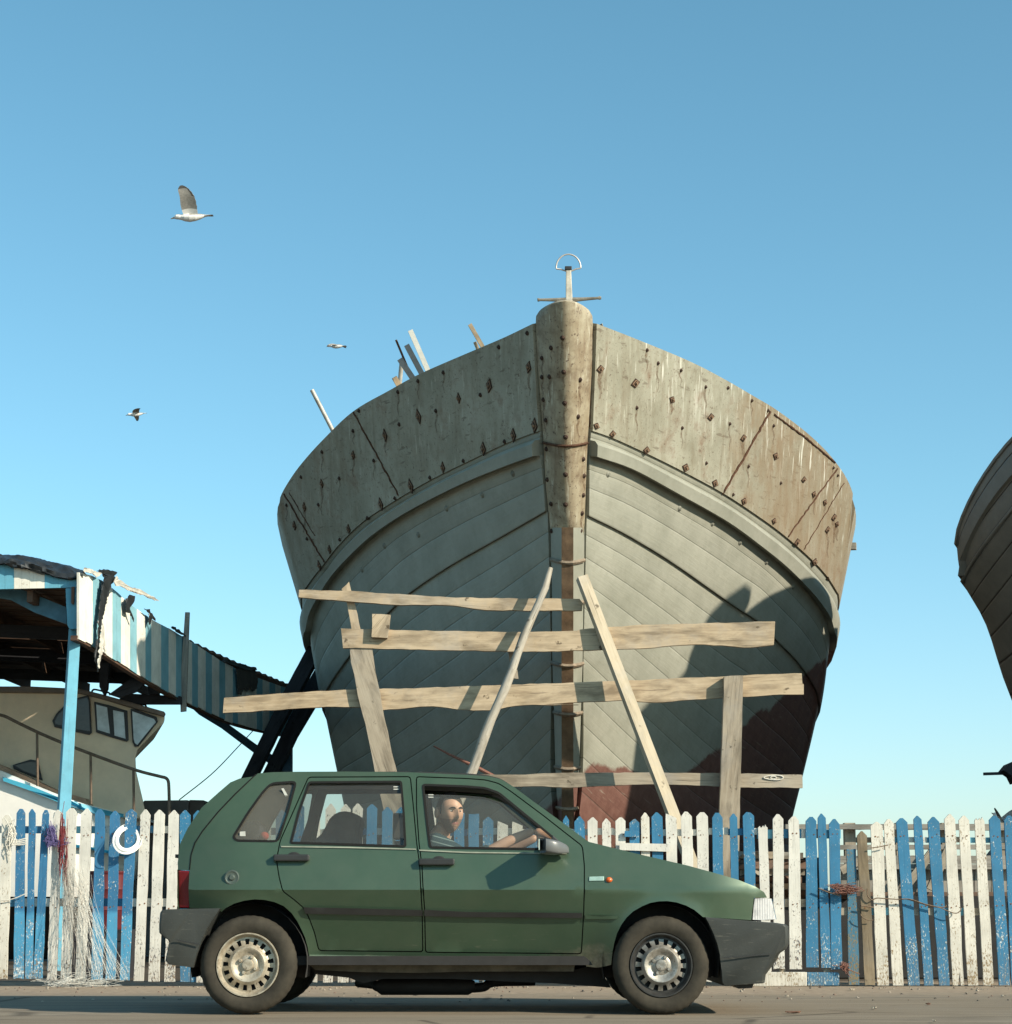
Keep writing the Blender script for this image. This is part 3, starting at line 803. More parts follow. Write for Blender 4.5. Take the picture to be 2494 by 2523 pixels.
for sgn in (1, -1):
    G = []; U = []
    for j in range(len(rows) - 1):
        for q in range(4 if j < len(rows) - 2 else 5):
            u = q / 4; r = []; ur = []; s = 0
            for i in range(len(rows[0])):
                a = rows[max(j - 1, 0)][i]; b = rows[j][i]; cc = rows[j + 1][i]; d = rows[min(j + 2, len(rows) - 1)][i]
                p = .5 * ((2 * b) + (cc - a) * u + (2 * a - 5 * b + 4 * cc - d) * u * u + (3 * b - a - 3 * cc + d) * u ** 3)
                if sgn < 0: p = Vector((2 * xs - p.x, p.y, p.z))
                if r: s += (p - prev).length
                prev = p; r.append(p); ur.append((s, j * 2.6 + u * 2.6 + .3))
            G.append(r); U.append(ur)
    mb.grid(G, 0, U)
mb.build('hull', M['hull2'], boat2, smooth=45)
mb = MB(); mb.grid([[p - Vector((0, 0, .4)) for p in rows[0]], [Vector((2 * xs - p.x, p.y, p.z - .4)) for p in rows[0]]]); mb.build('deck', M['slatwood'], boat2)
mb = MB()
zt = rows[0][0].z
prof = [(zt + .08, -.28, .05), (zt + .02, -.3, .2), (zt - .2, -.28, .24), (zt - 1.2, -.2, .2), (zt - 3, -.05, .16), (1.2, .9, .13), (.35, 1.6, .12)]
G = []
for z, dy, w in prof:
    y = 6.05 + dy
    G.append([Vector((xs - w, y + .75, z)), Vector((xs - w, y + .3, z)), Vector((xs - w * .6, y, z)), Vector((xs + w * .6, y, z)), Vector((xs + w, y + .3, z)), Vector((xs + w, y + .75, z))])
ids = mb.grid(G); mb.face(ids[0]); mb.build('stem', M['hull2'], boat2, smooth=40)
# unseen leaf-shaped board, added and shaped to throw the pointed shadow on the hull
pts = []
for x, y in ((1688, 1662), (1700, 1615), (1722, 1560), (1752, 1510), (1795, 1468), (1836, 1440), (1850, 1450), (1845, 1478), (1818, 1525), (1775, 1590), (1730, 1640), (1700, 1668)):
    h = hit(x, y, 'hull'); k_ = (xs - h[0].x) / SUN.x; pts.append(h[0] + SUN * k_)
mb = MB(); mb.slab(pts, .07, 0, (1, 0, 0)); mb.build('shadow_board', M['hull2'], boat2)
mb = MB()
for j, off in ((0, .0), (1, .0)):
    for sgn in (1, -1):
        pts = [(Vector((p.x - off * sgn * .6, p.y - off * .3, p.z)) if sgn > 0 else Vector((2 * xs - p.x + off * .6, p.y - off * .3, p.z))) for p in rows[j]]
        mb.tube(pts, .03, 6)
mb.build('rubbing_strake', M['hull2'], boat2, smooth=60)
# shore timber and chock seen under it
ob = MB(); ob.bar(at(2425, 1907, 9.5), at(2560, 1903, 9.7), .035, .03); ob.slab([at(2474, 1898, 9.4), at(2487, 1882, 9.4), at(2510, 1872, 9.4), at(2525, 1925, 9.4), at(2503, 1930, 9.4), at(2494, 1912, 9.4)], .25)
tag(ob.build('timber_shore', M['darkwood'], None, origin=at(2500, 1905, 9.5)), 'dark timber bracket jutting in at the right edge below the cut-off boat', 'timber')
# ------------------------------------------------------------------ shoring timbers in front of the bow
def rough(pl, amp=1.2, step=26):
    amp *= 1.7; step *= .7
    """break straight traced edges into slightly uneven ones (photograph pixels)"""
    out = []; n = len(pl)
    for i in range(n):
        a, b = pl[i], pl[(i + 1) % n]; L = math.dist(a, b); k = max(1, int(L / step))
        for q in range(k):
            t = q / k; p = [a[0] + (b[0] - a[0]) * t, a[1] + (b[1] - a[1]) * t]
            if q: p[0] += rnd.uniform(-.3, .3) * amp; p[1] += rnd.uniform(-.5, .5) * amp
            out.append(tuple(p))
    return out
def plank(name, label, px, Y, th, m, cat='timber', group='timber shores and rails in front of the boat', amp=1.2, Y2=None, axis=None, ms=None):
    px = rough(px, amp); pts = []
    ys = [p[1] for p in px]; y0, y1 = min(ys), max(ys)
    for x, y in px:
        yy = Y if Y2 is None else Y + (Y2 - Y) * (y - y0) / (y1 - y0)
        pts.append(at(x, y, yy))
    mb = MB(); mb.slab(pts, th, 0, axis=axis)
    low = min(pts, key=lambda p: p.z)
    o = mb.build(name, [m] if not ms else [m, ms], None, origin=low, bevel=0)
    return tag(o, label, cat, group)
P4 = lambda L: [c4(*p) for p in L]
P5 = lambda L: [c5(*p) for p in L]
YB = 8.36
plank('shoring_rail', 'topmost horizontal rail, narrow and splintered, ending at the boat\'s stem',
      P4([(418, 219), (700, 225), (900, 240), (1200, 258), (1600, 265), (1885, 266), (1902, 290), (1898, 326), (1700, 328), (1400, 325), (1310, 314), (1240, 302), (1130, 297), (960, 299), (850, 293), (818, 289), (700, 281), (600, 272), (416, 258)]), YB + .02, .06, M['plank'])
plank('shoring_rail', 'second horizontal rail from the top, wide pale board with a small block nailed on',
      P4([(637, 421), (800, 424), (1000, 431), (1500, 440), (1870, 433)]) + P5([(215, 480), (420, 464), (600, 451), (850, 446), (1200, 436), (1362, 432), (1358, 505), (1354, 571), (1270, 580), (1180, 586), (1100, 578), (950, 568), (800, 572), (600, 590), (350, 598), (0, 610)]) + P4([(1600, 542), (1300, 536), (1000, 531), (720, 522), (648, 524), (643, 470)]), YB - .06, .055, M['plank'])
plank('shoring_rail', 'third horizontal rail, the longest, reaching left over the striped shed',
      P4([(26, 784), (400, 756), (700, 741), (1100, 731), (1500, 716), (1880, 703)]) + P5([(180, 792), (430, 784), (700, 770), (1060, 756), (1300, 744), (1518, 738), (1522, 798), (1530, 802), (1530, 862), (1400, 862), (1180, 876), (1000, 884), (700, 908), (600, 906), (450, 896), (200, 908), (0, 922)]) + P4([(1880, 820), (1600, 822), (1550, 826), (1430, 849), (1330, 850), (1250, 845), (1190, 835), (1120, 828), (1050, 830), (980, 838), (850, 848), (780, 838), (700, 832), (560, 830), (400, 840), (130, 858), (20, 863)]), YB + .02, .06, M['plank'])
plank('shoring_rail', 'lowest horizontal rail, dark stained, passing behind the car roof',
      P4([(1000, 1175), (1385, 1184), (1600, 1186)]) + P5([(0, 1326), (350, 1322), (700, 1322), (1050, 1325), (1300, 1330), (1522, 1335), (1524, 1412), (1160, 1409), (900, 1398), (700, 1393), (560, 1392), (380, 1400), (200, 1408), (100, 1408), (0, 1402)]) + P4([(1500, 1248), (1000, 1245)]), YB + .04, .06, M['plankg'])
# eye-shaped paint mark on the right end of the lowest rail
mb = MB()
ec = cR(1805, 134); pts = [at(ec[0] + 24 * math.cos(a), ec[1] + 5.5 * math.sin(a) * (1 + .3 * math.cos(a)), YB + .032) for a in [2 * math.pi * q / 24 for q in range(25)]]
mb.tube(pts, .006, 5)
pts = [at(ec[0] + 7 * math.cos(a), ec[1] + 3.6 * math.sin(a), YB + .032) for a in [2 * math.pi * q / 12 for q in range(13)]]
mb.tube(pts, .006, 5)
tag(mb.build('paint_mark', M['cord'], None, origin=at(*ec, YB + .03)), 'white eye-shaped paint mark on the right end of the lowest rail', 'mark')
plank('shoring_post', 'wide leaning post board left of the stem, dotted with nail holes',
      P4([(684, 505), (800, 510), (815, 640), (828, 700), (842, 760), (860, 870), (882, 960), (900, 1060), (930, 1175), (1010, 1480), (1080, 1740), (960, 1740), (880, 1450), (815, 1172), (790, 1040), (765, 920), (740, 830), (725, 770), (706, 660), (690, 600)]), YB - .045, .05, M['plankg'])
plank('shoring_post', 'thin upright batten behind the two top rails at the left',
      P4([(640, 215), (668, 190), (679, 177), (690, 225), (712, 300), (738, 424), (745, 470), (702, 470), (692, 420), (668, 290), (655, 240)]), YB + .085, .035, M['plank'])
plank('timber_block', 'short square block nailed on the second rail', P4([(800, 345), (896, 350), (889, 410), (881, 471), (797, 466), (801, 400)]), YB - .12, .055, M['plank'])
plank('shoring_batten', 'short batten end peeping out behind the round diagonal pole', P4([(1512, 545), (1545, 548), (1566, 685), (1530, 680)]), YB + .1, .04, M['plankg'])
plank('shoring_post', 'cracked square post at the right, nailed in front of the third rail',
      P5([(1062, 756), (1100, 752), (1173, 750), (1168, 1000), (1164, 1180), (1160, 1300), (1152, 1650), (1146, 1900), (1138, 2520), (1000, 2520), (1022, 1900), (1032, 1600), (1038, 1450), (1048, 1200), (1056, 1000)]), YB - .09, .1, M['plankg'])
# round pole leaning against the stem, left
mb = MB(); pts = []; rad = []
for t in [q / 18 for q in range(19)]:
    x = 1735 + (1310 - 1735) * t * 1.45; y = 118 + (1190 - 118) * t * 1.45
    if t == 0: x, y = 1733, 104
    Y = YB - .12 - .45 * t
    p = at(*c4(x + 5 * math.sin(t * 21), y), Y); pts.append(p)
    rad.append((.036 + .022 * t) * (1 + .06 * math.sin(t * 37)) * (.72 if t == 0 else 1))
mb.tube(pts, rad, 12)
tag(mb.build('shoring_pole', wood('peeled_pole', c(.2, .17, .13), c(.34, .3, .24), c(.47, .43, .36)), None, origin=pts[-1], smooth=50), 'round grey pole leaning up to the left side of the stem', 'timber', 'timber shores and rails in front of the boat')
# squared prop leaning against the stem, right
mb = MB(); top = at(*c5(226, 178), YB - .04); bot = at(*c5(768, 1590), YB - .34)
d = (bot - top); bot = top + d * ((top.z - .0) / (top.z - bot.z))
mb.bar(top - d * .004, bot, .105, .1, up=(.25, -1, 0))
tag(mb.build('shoring_prop', M['pale'], None, origin=bot), 'fresh pale squared prop leaning up to the right side of the stem', 'timber', 'timber shores and rails in front of the boat')
mb = MB(); mb.tube([at(*c4(1122, 1036), 8.9), at(*c4(1200, 1078), 8.9), at(*c4(1345, 1146), 8.9), at(*c4(1500, 1230), 8.9)], [.008, .012, .02, .022], 7)
tag(mb.build('rusty_rod', M['rope'], None, origin=at(*c4(1345, 1146), 8.9)), 'thin rusty rod slanting under the boat left of the round pole', 'rod')
# dark timbers leaning on the port side behind the shed
def ppx(L, Y, th, name, label, m, group=None, cat='timber', mf=cS, Y2=None, axis=None):
    return plank(name, label, [mf(*p) for p in L], Y, th, m, cat, group, .6, Y2, axis)
ppx([(1835, 560), (1905, 600), (1760, 870), (1620, 1130), (1480, 1420), (1300, 1800), (1180, 2030), (1060, 2030), (1230, 1700), (1420, 1375), (1560, 1090), (1690, 830)], 15.6, .3, 'hull_shore', 'thick dark shore leaning up to the boat\'s left side behind the shed', M['darkwood'], 'dark shores on the boat\'s left side')
ppx([(1880, 690), (1960, 760), (1830, 980), (1740, 1130), (1640, 1340), (1500, 1640), (1330, 2030), (1220, 2030), (1420, 1640), (1520, 1400), (1600, 1240), (1760, 900)], 16.4, .3, 'hull_shore', 'second dark shore, parallel and just right of the thick one', M['darkwood'], 'dark shores on the boat\'s left side')

# ------------------------------------------------------------------ picket fences
YF = 4.5
def picket_px(root, f, top, base, w0, w1, yt, yb, tip, m, Y=YF, th=.022, dy=0, split=False):
    """top/base = centre x, w0/w1 = widths, in view f; tip: p point, r rounded, f flat, b broken, d slanted"""
    j = lambda a: rnd.uniform(-a, a)
    k = f(1, 0)[0] - f(0, 0)[0]; s = lambda v: v / k / 3.432 * 1.0
    L = []; Rr = []
    n = 9
    sh = yt + s(40) + s(j(9)) if tip in 'p' else yt + s(34) + s(j(8))
    for i in range(n + 1):
        t = i / n; y = sh + (yb - sh) * t; xc = top + (base - top) * (y - yt) / (yb - yt); w = w0 + (w1 - w0) * t
        e = 3.3 if 0 < i < n else .8
        L.append((xc - w / 2 + s(j(e)), y)); Rr.append((xc + w / 2 + s(j(e)), y))
    q = s(1)
    if tip == 'p': cap = [(top - w0 * .07 + j(3) * q, yt + j(2) * q), (top + w0 * .07 + j(3) * q, yt + j(2) * q)]
    elif tip == 'r': cap = [(top - w0 * (.15 + j(.05)), yt + j(3) * q), (top + w0 * (.15 + j(.05)), yt + j(3) * q)]
    elif tip == 'f': cap = [(top - w0 * .48, yt + 4 * q), (top, yt + 6 * q), (top + w0 * .48, yt)]
    elif tip == 'b': cap = [(top - w0 * .45, yt + 24 * q), (top - w0 * .3, yt + 12 * q), (top - w0 * .18, yt + 30 * q), (top + w0 * .05, yt + 8 * q), (top + w0 * .15, yt + 26 * q), (top + w0 * .28, yt), (top + w0 * .4, yt + 20 * q)]
    elif tip == 'd': cap = [(top - w0 * .46, yt), (top - w0 * .2, yt + 10 * q), (top + w0 * .44, yt + 34 * q)]
    foot = []
    if rnd.random() < .4: foot = [(base + w1 * rnd.uniform(-.1, .3), yb - rnd.uniform(3, 9) * q), ]
    poly = L[::-1] + cap + Rr + foot
    if split: poly = L[::-1] + cap + Rr + [(base + w1 * .22, yb), (base + w1 * .12, yb - 120 * q), (base + w1 * .02, yb - 30 * q), (base - w1 * .03, yb)]
    mb = MB(); mb.slab([at(*f(x, y), Y + dy) for x, y in poly], th)
    return mb.build('picket', m, root)
def nails(root, pts, Y):
    mb = MB()
    for x, y in pts:
        p = at(x, y, Y); a = rnd.uniform(.003, .005); mb.lathe([(0, -.002), (a, -.002), (a, .002)], p, 6)
    return mb
FG = 'painted picket fence sections'
def fence(label, loc): return thing('picket_fence', label, 'fence', loc, FG)
def wavy(pl, Y): return [at(*p, Y) for p in pl]

f1 = fence('left blue and white picket fence with fishing net and line coil hung on it', atg(*cF(900, 1560)))
B2, B1, W1, W2 = M['pb2'], M['pb'], M['pw'], M['pw2']
lefts = [(58, 22, 84, 72, 163, 1555, 'r', W2), (176, 156, 70, 88, 112, 1552, 'r', B2), (271, 244, 54, 62, 115, 1550, 'p', B2), (387, 318, 54, 78, 120, 1548, 'r', B2),
         (491, 437, 80, 78, 122, 1560, 'p', W1), (604, 556, 88, 88, 110, 1562, 'r', W1), (732, 678, 94, 84, 112, 1560, 'p', W1), (845, 818, 80, 94, 118, 1560, 'r', B2),
         (972, 934, 82, 84, 130, 1562, 'p', B2), (1110, 1052, 92, 78, 116, 1566, 'p', B2), (1231, 1172, 82, 86, 118, 1570, 'p', W1), (1350, 1300, 86, 94, 121, 1574, 'p', W1),
         (1470, 1434, 88, 90, 124, 1576, 'p', W1), (1565, 1567, 88, 84, 125, 1577, 'p', B1), (1676, 1662, 84, 90, 128, 1578, 'p', B1)]
for a, b, w0, w1, yt, yb, tp, m in lefts: picket_px(f1, cF, a, b, w0, w1, yt, yb, tp, m, dy=rnd.uniform(-.01, .012))
# rails: short painted lengths
def rail(root, f, x0, x1, ya, yb, cols, step, Y=YF + .03, th=.035):
    x = x0; i = 0
    while x < x1:
        xe = min(x1, x + step * rnd.uniform(.8, 1.2)); mb = MB(); j = rnd.uniform(-2, 2)
        mb.slab([at(*f(x, ya + j), Y), at(*f(xe, ya + j + rnd.uniform(-2, 2)), Y), at(*f(xe, yb + j), Y), at(*f(x, yb + j), Y)], th)
        mb.build('rail', cols[i % len(cols)], root); x = xe + .3; i += 1
rail(f1, cF, -30, 1720, 258, 318, [W1, B1, W1, M['shedblue']], 210)
rail(f1, cF, -30, 1720, 872, 940, [B1, W2, W1, M['shedblue']], 240)

f2 = fence('middle picket fence with broken white tips behind the green car', Vector((.2, YF, 0)))
# seen through the car windows and beneath the car
kx = lambda px: cF(0, 0)[0] + px * 3.432
mid = [(737, 'B', 282, 'p'), (776, 'W', 300, 'p'), (815, 'W', 288, 'p'), (852, 'W', 290, 'p'), (882, 'W', 286, 'p'), (917, 'B', 290, 'p'), (955, 'B', 306, 'p'), (988, 'B', 308, 'p'), (1024, 'B', 300, 'p'), (1062, 'W', 300, 'p'),
       (1096, 'W', 330, 'f'), (1132, 'B', 320, 'p'), (1168, 'B', 345, 'f')]
fn = lambda x, y: (x, y)
def pk(root, x, w, yt, col, tip, yb=2421, lean=0, **k):
    m = {'B': B1, 'W': W1, 'C': W2, 'N': M['bare'], 'T': M['pbo']}[col]
    picket_px(root, fn, x, x - lean + (x - 1247) * .0165, w, w * rnd.uniform(.92, 1.05), yt, yb, tip, m, dy=rnd.uniform(-.012, .012), **k)
for x in (508, 545, 581, 618, 655, 693): pk(f2, x, 26, 1990 + rnd.uniform(-4, 6), 'BWWBBW'[(x // 37) % 6], 'p')
for x, cc, y, tp in mid: pk(f2, x, 25 if cc == 'W' else 26, 1860 + y / 2.3875, cc, tp)
for x, y, cc, tp in [(1203, 2013, 'B', 'p'), (1239, 2023, 'W', 'd'), (1275, 2024, 'C', 'd'), (1311, 2030, 'B', 'p'), (1352, 2018, 'B', 'p')]: pk(f2, x, 26, y, cc, tp)
for x, y, w, cc, tp in [(585, 358, 36, 'B', 'p'), (664, 362, 60, 'B', 'p'), (741, 368, 58, 'W', 'p'), (822, 375, 50, 'W', 'p'), (905, 370, 58, 'W', 'r'), (987, 378, 58, 'B', 'p'), (1050, 340, 48, 'C', 'p'), (1120, 338, 64, 'B', 'p'),
                        (1202, 345, 64, 'W', 'd'), (1293, 335, 64, 'W', 'r'), (1385, 337, 66, 'W', 'r'), (1475, 342, 60, 'B', 'r'), (1570, 345, 45, 'B', 'p'), (1658, 338, 66, 'B', 'r'), (1742, 410, 56, 'W', 'b')]:
    pk(f2, 1150 + x / 2.3875, w / 2.3875, 1860 + y / 2.3875, cc, tp, 2420, lean=-2 if cc == 'W' else 1)
rail(f2, fn, 500, 1880, 2042, 2058, [W1, W2, B1, W1], 60); rail(f2, fn, 500, 1880, 2218, 2238, [B1, W2, W1, M['shedblue']], 70)
# patch boards nailed across between the right-hand pickets of the middle fence
mb = MB(); mb.slab([at(*cR(900, 518), YF - .03), at(*cR(1195, 524), YF - .03), at(*cR(1195, 570), YF - .03), at(*cR(900, 560), YF - .03)], .02); mb.build('patch_board', W1, f2)
mb = MB(); mb.slab([at(*cR(930, 448), YF - .025), at(*cR(1012, 446), YF - .025), at(*cR(1012, 482), YF - .025), at(*cR(930, 482), YF - .025)], .015); mb.build('patch_board', B1, f2)

f3 = fence('short fence section with two white and three blue pickets above a painted sill', atg(*cG(330, 1400)))
for a, b, w0, w1, yt, yb, tp, m in [(174, 182, 78, 82, 140, 1290, 'r', W1), (289, 306, 78, 92, 155, 1290, 'r', W1), (418, 430, 78, 92, 158, 1276, 'r', B1), (497, 530, 58, 72, 135, 1280, 'p', B1), (590, 610, 78, 78, 175, 1292, 'p', B1)]:
    picket_px(f3, cG, a, b, w0, w1, yt, yb, tp, m)
rail(f3, cG, 20, 640, 252, 318, [M['shedblue'], B1, W1], 150); rail(f3, cG, 20, 640, 770, 830, [B1, M['plankg'], B1], 170)
for x in (205, 535):
    mb = MB(); mb.slab([at(*cG(x - 22, 1280), YF + .03), at(*cG(x + 22, 1280), YF + .03), at(*cG(x + 22, 1316), YF + .03), at(*cG(x - 22, 1316), YF + .03)], .04); mb.build('foot', M['plankg'], f3)
sill = thing('painted_sill', 'low kerb beam painted white and blue on the road edge under the fence', 'kerb', atg(*cG(330, 1408)))
mb = MB(); mb.slab([at(*cG(-60, 1312), YF - .02), at(*cG(388, 1312), YF - .02), at(*cG(388, 1416), YF - .02), at(*cG(-60, 1418), YF - .02)], .12); mb.build('white_end', W2, sill, bevel=.006)
mb = MB(); mb.slab([at(*cG(389, 1314), YF - .02), at(*cG(628, 1315), YF - .02), at(*cG(628, 1412), YF - .02), at(*cG(389, 1414), YF - .02)], .12); mb.build('blue_end', B1, sill, bevel=.006)

f4 = fence('right leaning picket fence with one bare grey picket, tied with wire', atg(*cG(1300, 1412)))
for a, b, w0, w1, yt, yb, tp, m, sp in [(716, 738, 68, 80, 396, 1408, 'f', M['pbo'], 0), (795, 857, 74, 74, 264, 1410, 'p', M['bare'], 0), (903, 954, 88, 86, 195, 1411, 'p', W2, 0), (995, 1066, 72, 78, 176, 1411, 'r', W2, 0), (1090, 1184, 82, 84, 170, 1411, 'r', B1, 0),
        (1207, 1294, 58, 68, 150, 1411, 'p', B1, 0), (1325, 1410, 86, 78, 158, 1411, 'p', B1, 0), (1446, 1512, 78, 86, 138, 1411, 'p', W2, 1), (1552, 1622, 78, 76, 150, 1411, 'p', W2, 0), (1668, 1738, 72, 78, 160, 1411, 'b', W2, 0), (1780, 1856, 82, 82, 150, 1411, 'r', B1, 0), (1890, 1950, 78, 82, 150, 1411, 'r', B1, 0), (1998, 2050, 78, 82, 150, 1411, 'r', B1, 0)]:
    picket_px(f4, cG, a, b, w0, w1, yt, yb, tp, m, dy=rnd.uniform(-.012, .012), split=bool(sp))
rail(f4, cG, 755, 2050, 310, 350, [M['plankg'], M['shedblue'], W2, M['shedblue']], 170); rail(f4, cG, 640, 2050, 835, 890, [M['plankg'], M['shedblue'], M['plankg']], 190)
# nail heads over all fronts, rust-stained
PK = {}
def nail_rows(root, rows):
    mb = MB(); inv = []
    for o in [q for q in root.children if q.name.startswith('picket')]:
        w = wloc(o); vs = [v.co + w for v in o.data.vertices]; zs = [v.z for v in vs]; yf = min(v.y for v in vs)
        for z in rows:
            if z > max(zs) - .1: continue
            near = [v.x for v in vs if abs(v.z - z) < .14]
            if len(near) < 2: continue
            a, b_ = min(near), max(near)
            for f in (.3, .7):
                if rnd.random() < .2: continue
                p = Vector((a + (b_ - a) * (f + rnd.uniform(-.08, .08)), yf - .001, z + rnd.uniform(-.02, .02))); r = rnd.uniform(.004, .0065)
                mb.lathe([(0, -.002), (r, -.002), (r, .003)], p, 7)
    mb.build('nail_heads', M['rustnail'], root)['kind'] = 'stuff'
M['rustnail'] = plain('rusty_nail_stain', c(.17, .075, .03), .8, 0, .5, 40)
for fr in (f1, f2, f3, f4): nail_rows(fr, (1.17, .62))
# ---- things hung on the fences
def scribble(mb, ctr, rx, rz, ry, n, r, m=0, seg=34):
    for _ in range(n):
        p = [Vector((ctr.x + rnd.gauss(0, rx), ctr.y + rnd.uniform(-ry, ry), ctr.z + rnd.gauss(0, rz))) for _ in range(7)]
        mb.tube(smoothpl(p, seg), r, 4, m, False)
# spreading fishing-net strands
mb = MB(); md = MB()
for i in range(105):
    dk = i % 5 < 2; t = rnd.random()
    sx = rnd.gauss(545, 22) if dk else rnd.gauss(625, 55); sy = rnd.uniform(480, 640) if dk else rnd.uniform(560, 760)
    ex = 560 + 190 * t + rnd.gauss(0, 40) if dk else 760 + 330 * t ** 1.4 + rnd.gauss(0, 28)
    ey = rnd.uniform(900, 1540) if dk else rnd.uniform(1450, 1568)
    bow = rnd.gauss(0, 60 if dk else 24)
    pts = []
    for q in range(8):
        u = q / 7; x = sx + (ex - sx) * u ** 1.25 + bow * math.sin(math.pi * u); y = sy + (ey - sy) * u
        pts.append(at(*cF(x, y), YF - .03 - .02 * rnd.random() - .16 * u * u))
    (md if dk else mb).tube(smoothpl(pts, 18), rnd.uniform(.0005, .0009) * (.9 if dk else 1.0), 4, 0, False)
for i in range(40):                             # the loose heap at its foot
    x = rnd.gauss(930, 130); z0 = atg(*cF(x, 1572))
    p = [Vector((z0.x + rnd.gauss(0, .09), YF - .12 + rnd.gauss(0, .07), max(.004, abs(rnd.gauss(0, .05))))) for _ in range(5)]
    mb.tube(smoothpl(p, 18), .0011, 4, 0, False)
net = thing('fishing_net', 'white and grey strands of torn fishing net spread down the left fence to the road', 'net', atg(*cF(900, 1568)))
mb.build('white_strands', M['net'], net, recalc=False); md.build('grey_strands', M['netdark'], net, recalc=False)
mb = MB(); ctr = at(*cF(1078, 368), YF - .045)
for i in range(34):
    r0 = .068 + .042 * rnd.random(); o = rnd.uniform(-.028, .028); ph = rnd.random() * 6
    pts = [ctr + Vector((r0 * math.cos(a) * .98, (.055 * math.sin(a) + .045 * math.cos(a)) * r0 / .09 + o * .6 + .015, r0 * math.sin(a) * 1.12)) for a in [2 * math.pi * q / 40 + ph for q in range(41)]]
    mb.tube(pts, .0026, 5, 0, False)
tag(mb.build('line_coil', M['line'], None, origin=ctr, recalc=False), 'thick coil of white nylon line hooked over a blue picket', 'coil')
mb = MB(); ctr = at(*cF(435, 345), YF - .04)
scribble(mb, ctr, .022, .045, .02, 40, .0017); scribble(mb, ctr + Vector((.04, 0, -.05)), .04, .016, .02, 14, .0016)
tag(mb.build('net_tangle', M['purple'], None, origin=ctr, recalc=False), 'purple tangle of net fibre caught between pickets', 'net')
mb = MB(); ctr = at(*cF(520, 370), YF - .045); scribble(mb, ctr, .012, .12, .012, 12, .0022); scribble(mb, at(*cF(545, 500), YF - .04), .015, .1, .01, 8, .002)
tag(mb.build('net_tangle', M['redfib'], None, origin=ctr, recalc=False), 'dark red fibre strands hanging beside the purple tangle', 'net')
mb = MB(); p = cF(150, 390)
for i in range(4):
    y = 375 + 13 * i; mb.tube(wavy([cF(95, y + 8), cF(112, y + 2), cF(160, y + 5), cF(208, y - 10 + 3 * i), cF(222, y - 4)], YF - .028), .0055, 6)
scribble(mb, at(*cF(80, 370), YF - .03), .028, .06, .012, 9, .003)
m2 = MB(); m2.tube(smoothpl(wavy([cF(-20, 890), cF(60, 885), cF(130, 868), cF(215, 832)], YF - .03), 12), .004, 5)
tag(m2.build('cord', M['cord'], None, origin=at(*cF(60, 885), YF)), 'single pale cord tied low across the leftmost pickets', 'cord')
tag(mb.build('cord_binding', M['cord'], None, origin=at(*p, YF)), 'pale cord wound round the leftmost blue picket', 'cord')
mb = MB()
a = [cG(836, 690), cG(838, 745), cG(870, 775), cG(905, 762), cG(960, 765), cG(1080, 772), cG(1130, 770), cG(1230, 800), cG(1330, 826), cG(1410, 828), cG(1420, 812)]
mb.tube(smoothpl(wavy(a, YF - .035), 60), .0048, 6)
b = [cG(1090, 768), cG(1160, 772), cG(1260, 805), cG(1380, 835), cG(1425, 855), cG(1490, 875), cG(1525, 858), cG(1530, 838), cG(1518, 830)]
mb.tube(smoothpl(wavy(b, YF - .045), 60), .0042, 6)
mb.tube(smoothpl(wavy([cG(790, 818), cG(830, 824), cG(882, 832)], YF - .035), 14), .006, 6); mb.tube(smoothpl(wavy([cG(785, 880), cG(800, 905), cG(840, 925), cG(880, 925)], YF - .04), 14), .004, 6)
mb.tube(wavy([cG(860, 390), cG(920, 383), cG(990, 368)], YF - .035), .0045, 6); mb.tube(wavy([cG(475, 690), cG(550, 720), cG(632, 742)], YF - .04), .006, 6)
mb.tube(wavy([cG(680, 655), cG(755, 645)], YF - .035), .003, 5)
tag(mb.build('tie_wire', M['ropeb'], None, origin=at(*cG(1100, 770), YF)), 'brown rusty wire looped along the right fence pickets', 'wire')
mb = MB(); ctr = at(*cG(680, 700), YF - .05); scribble(mb, ctr, .05, .018, .03, 34, .0018); scribble(mb, at(*cG(600, 672), YF - .04), .028, .01, .015, 12, .002)
tag(mb.build('rope_tangle', M['rope'], None, origin=ctr, recalc=False), 'red-brown rope knot tying two fence sections together at mid height', 'rope')
mb = MB(); ctr = at(*cG(662, 1275), YF - .045); scribble(mb, ctr, .018, .018, .02, 18, .002)
mb.tube(wavy([cG(580, 1262), cG(650, 1270), cG(780, 1328)], YF - .04), .003, 5); mb.tube(wavy([cG(655, 1275), cG(690, 1320), cG(712, 1355)], YF - .045), .003, 5)
tag(mb.build('rope_tangle', M['rope'], None, origin=ctr, recalc=False), 'small red-brown rope knot near the foot of the fence by the sill', 'rope')

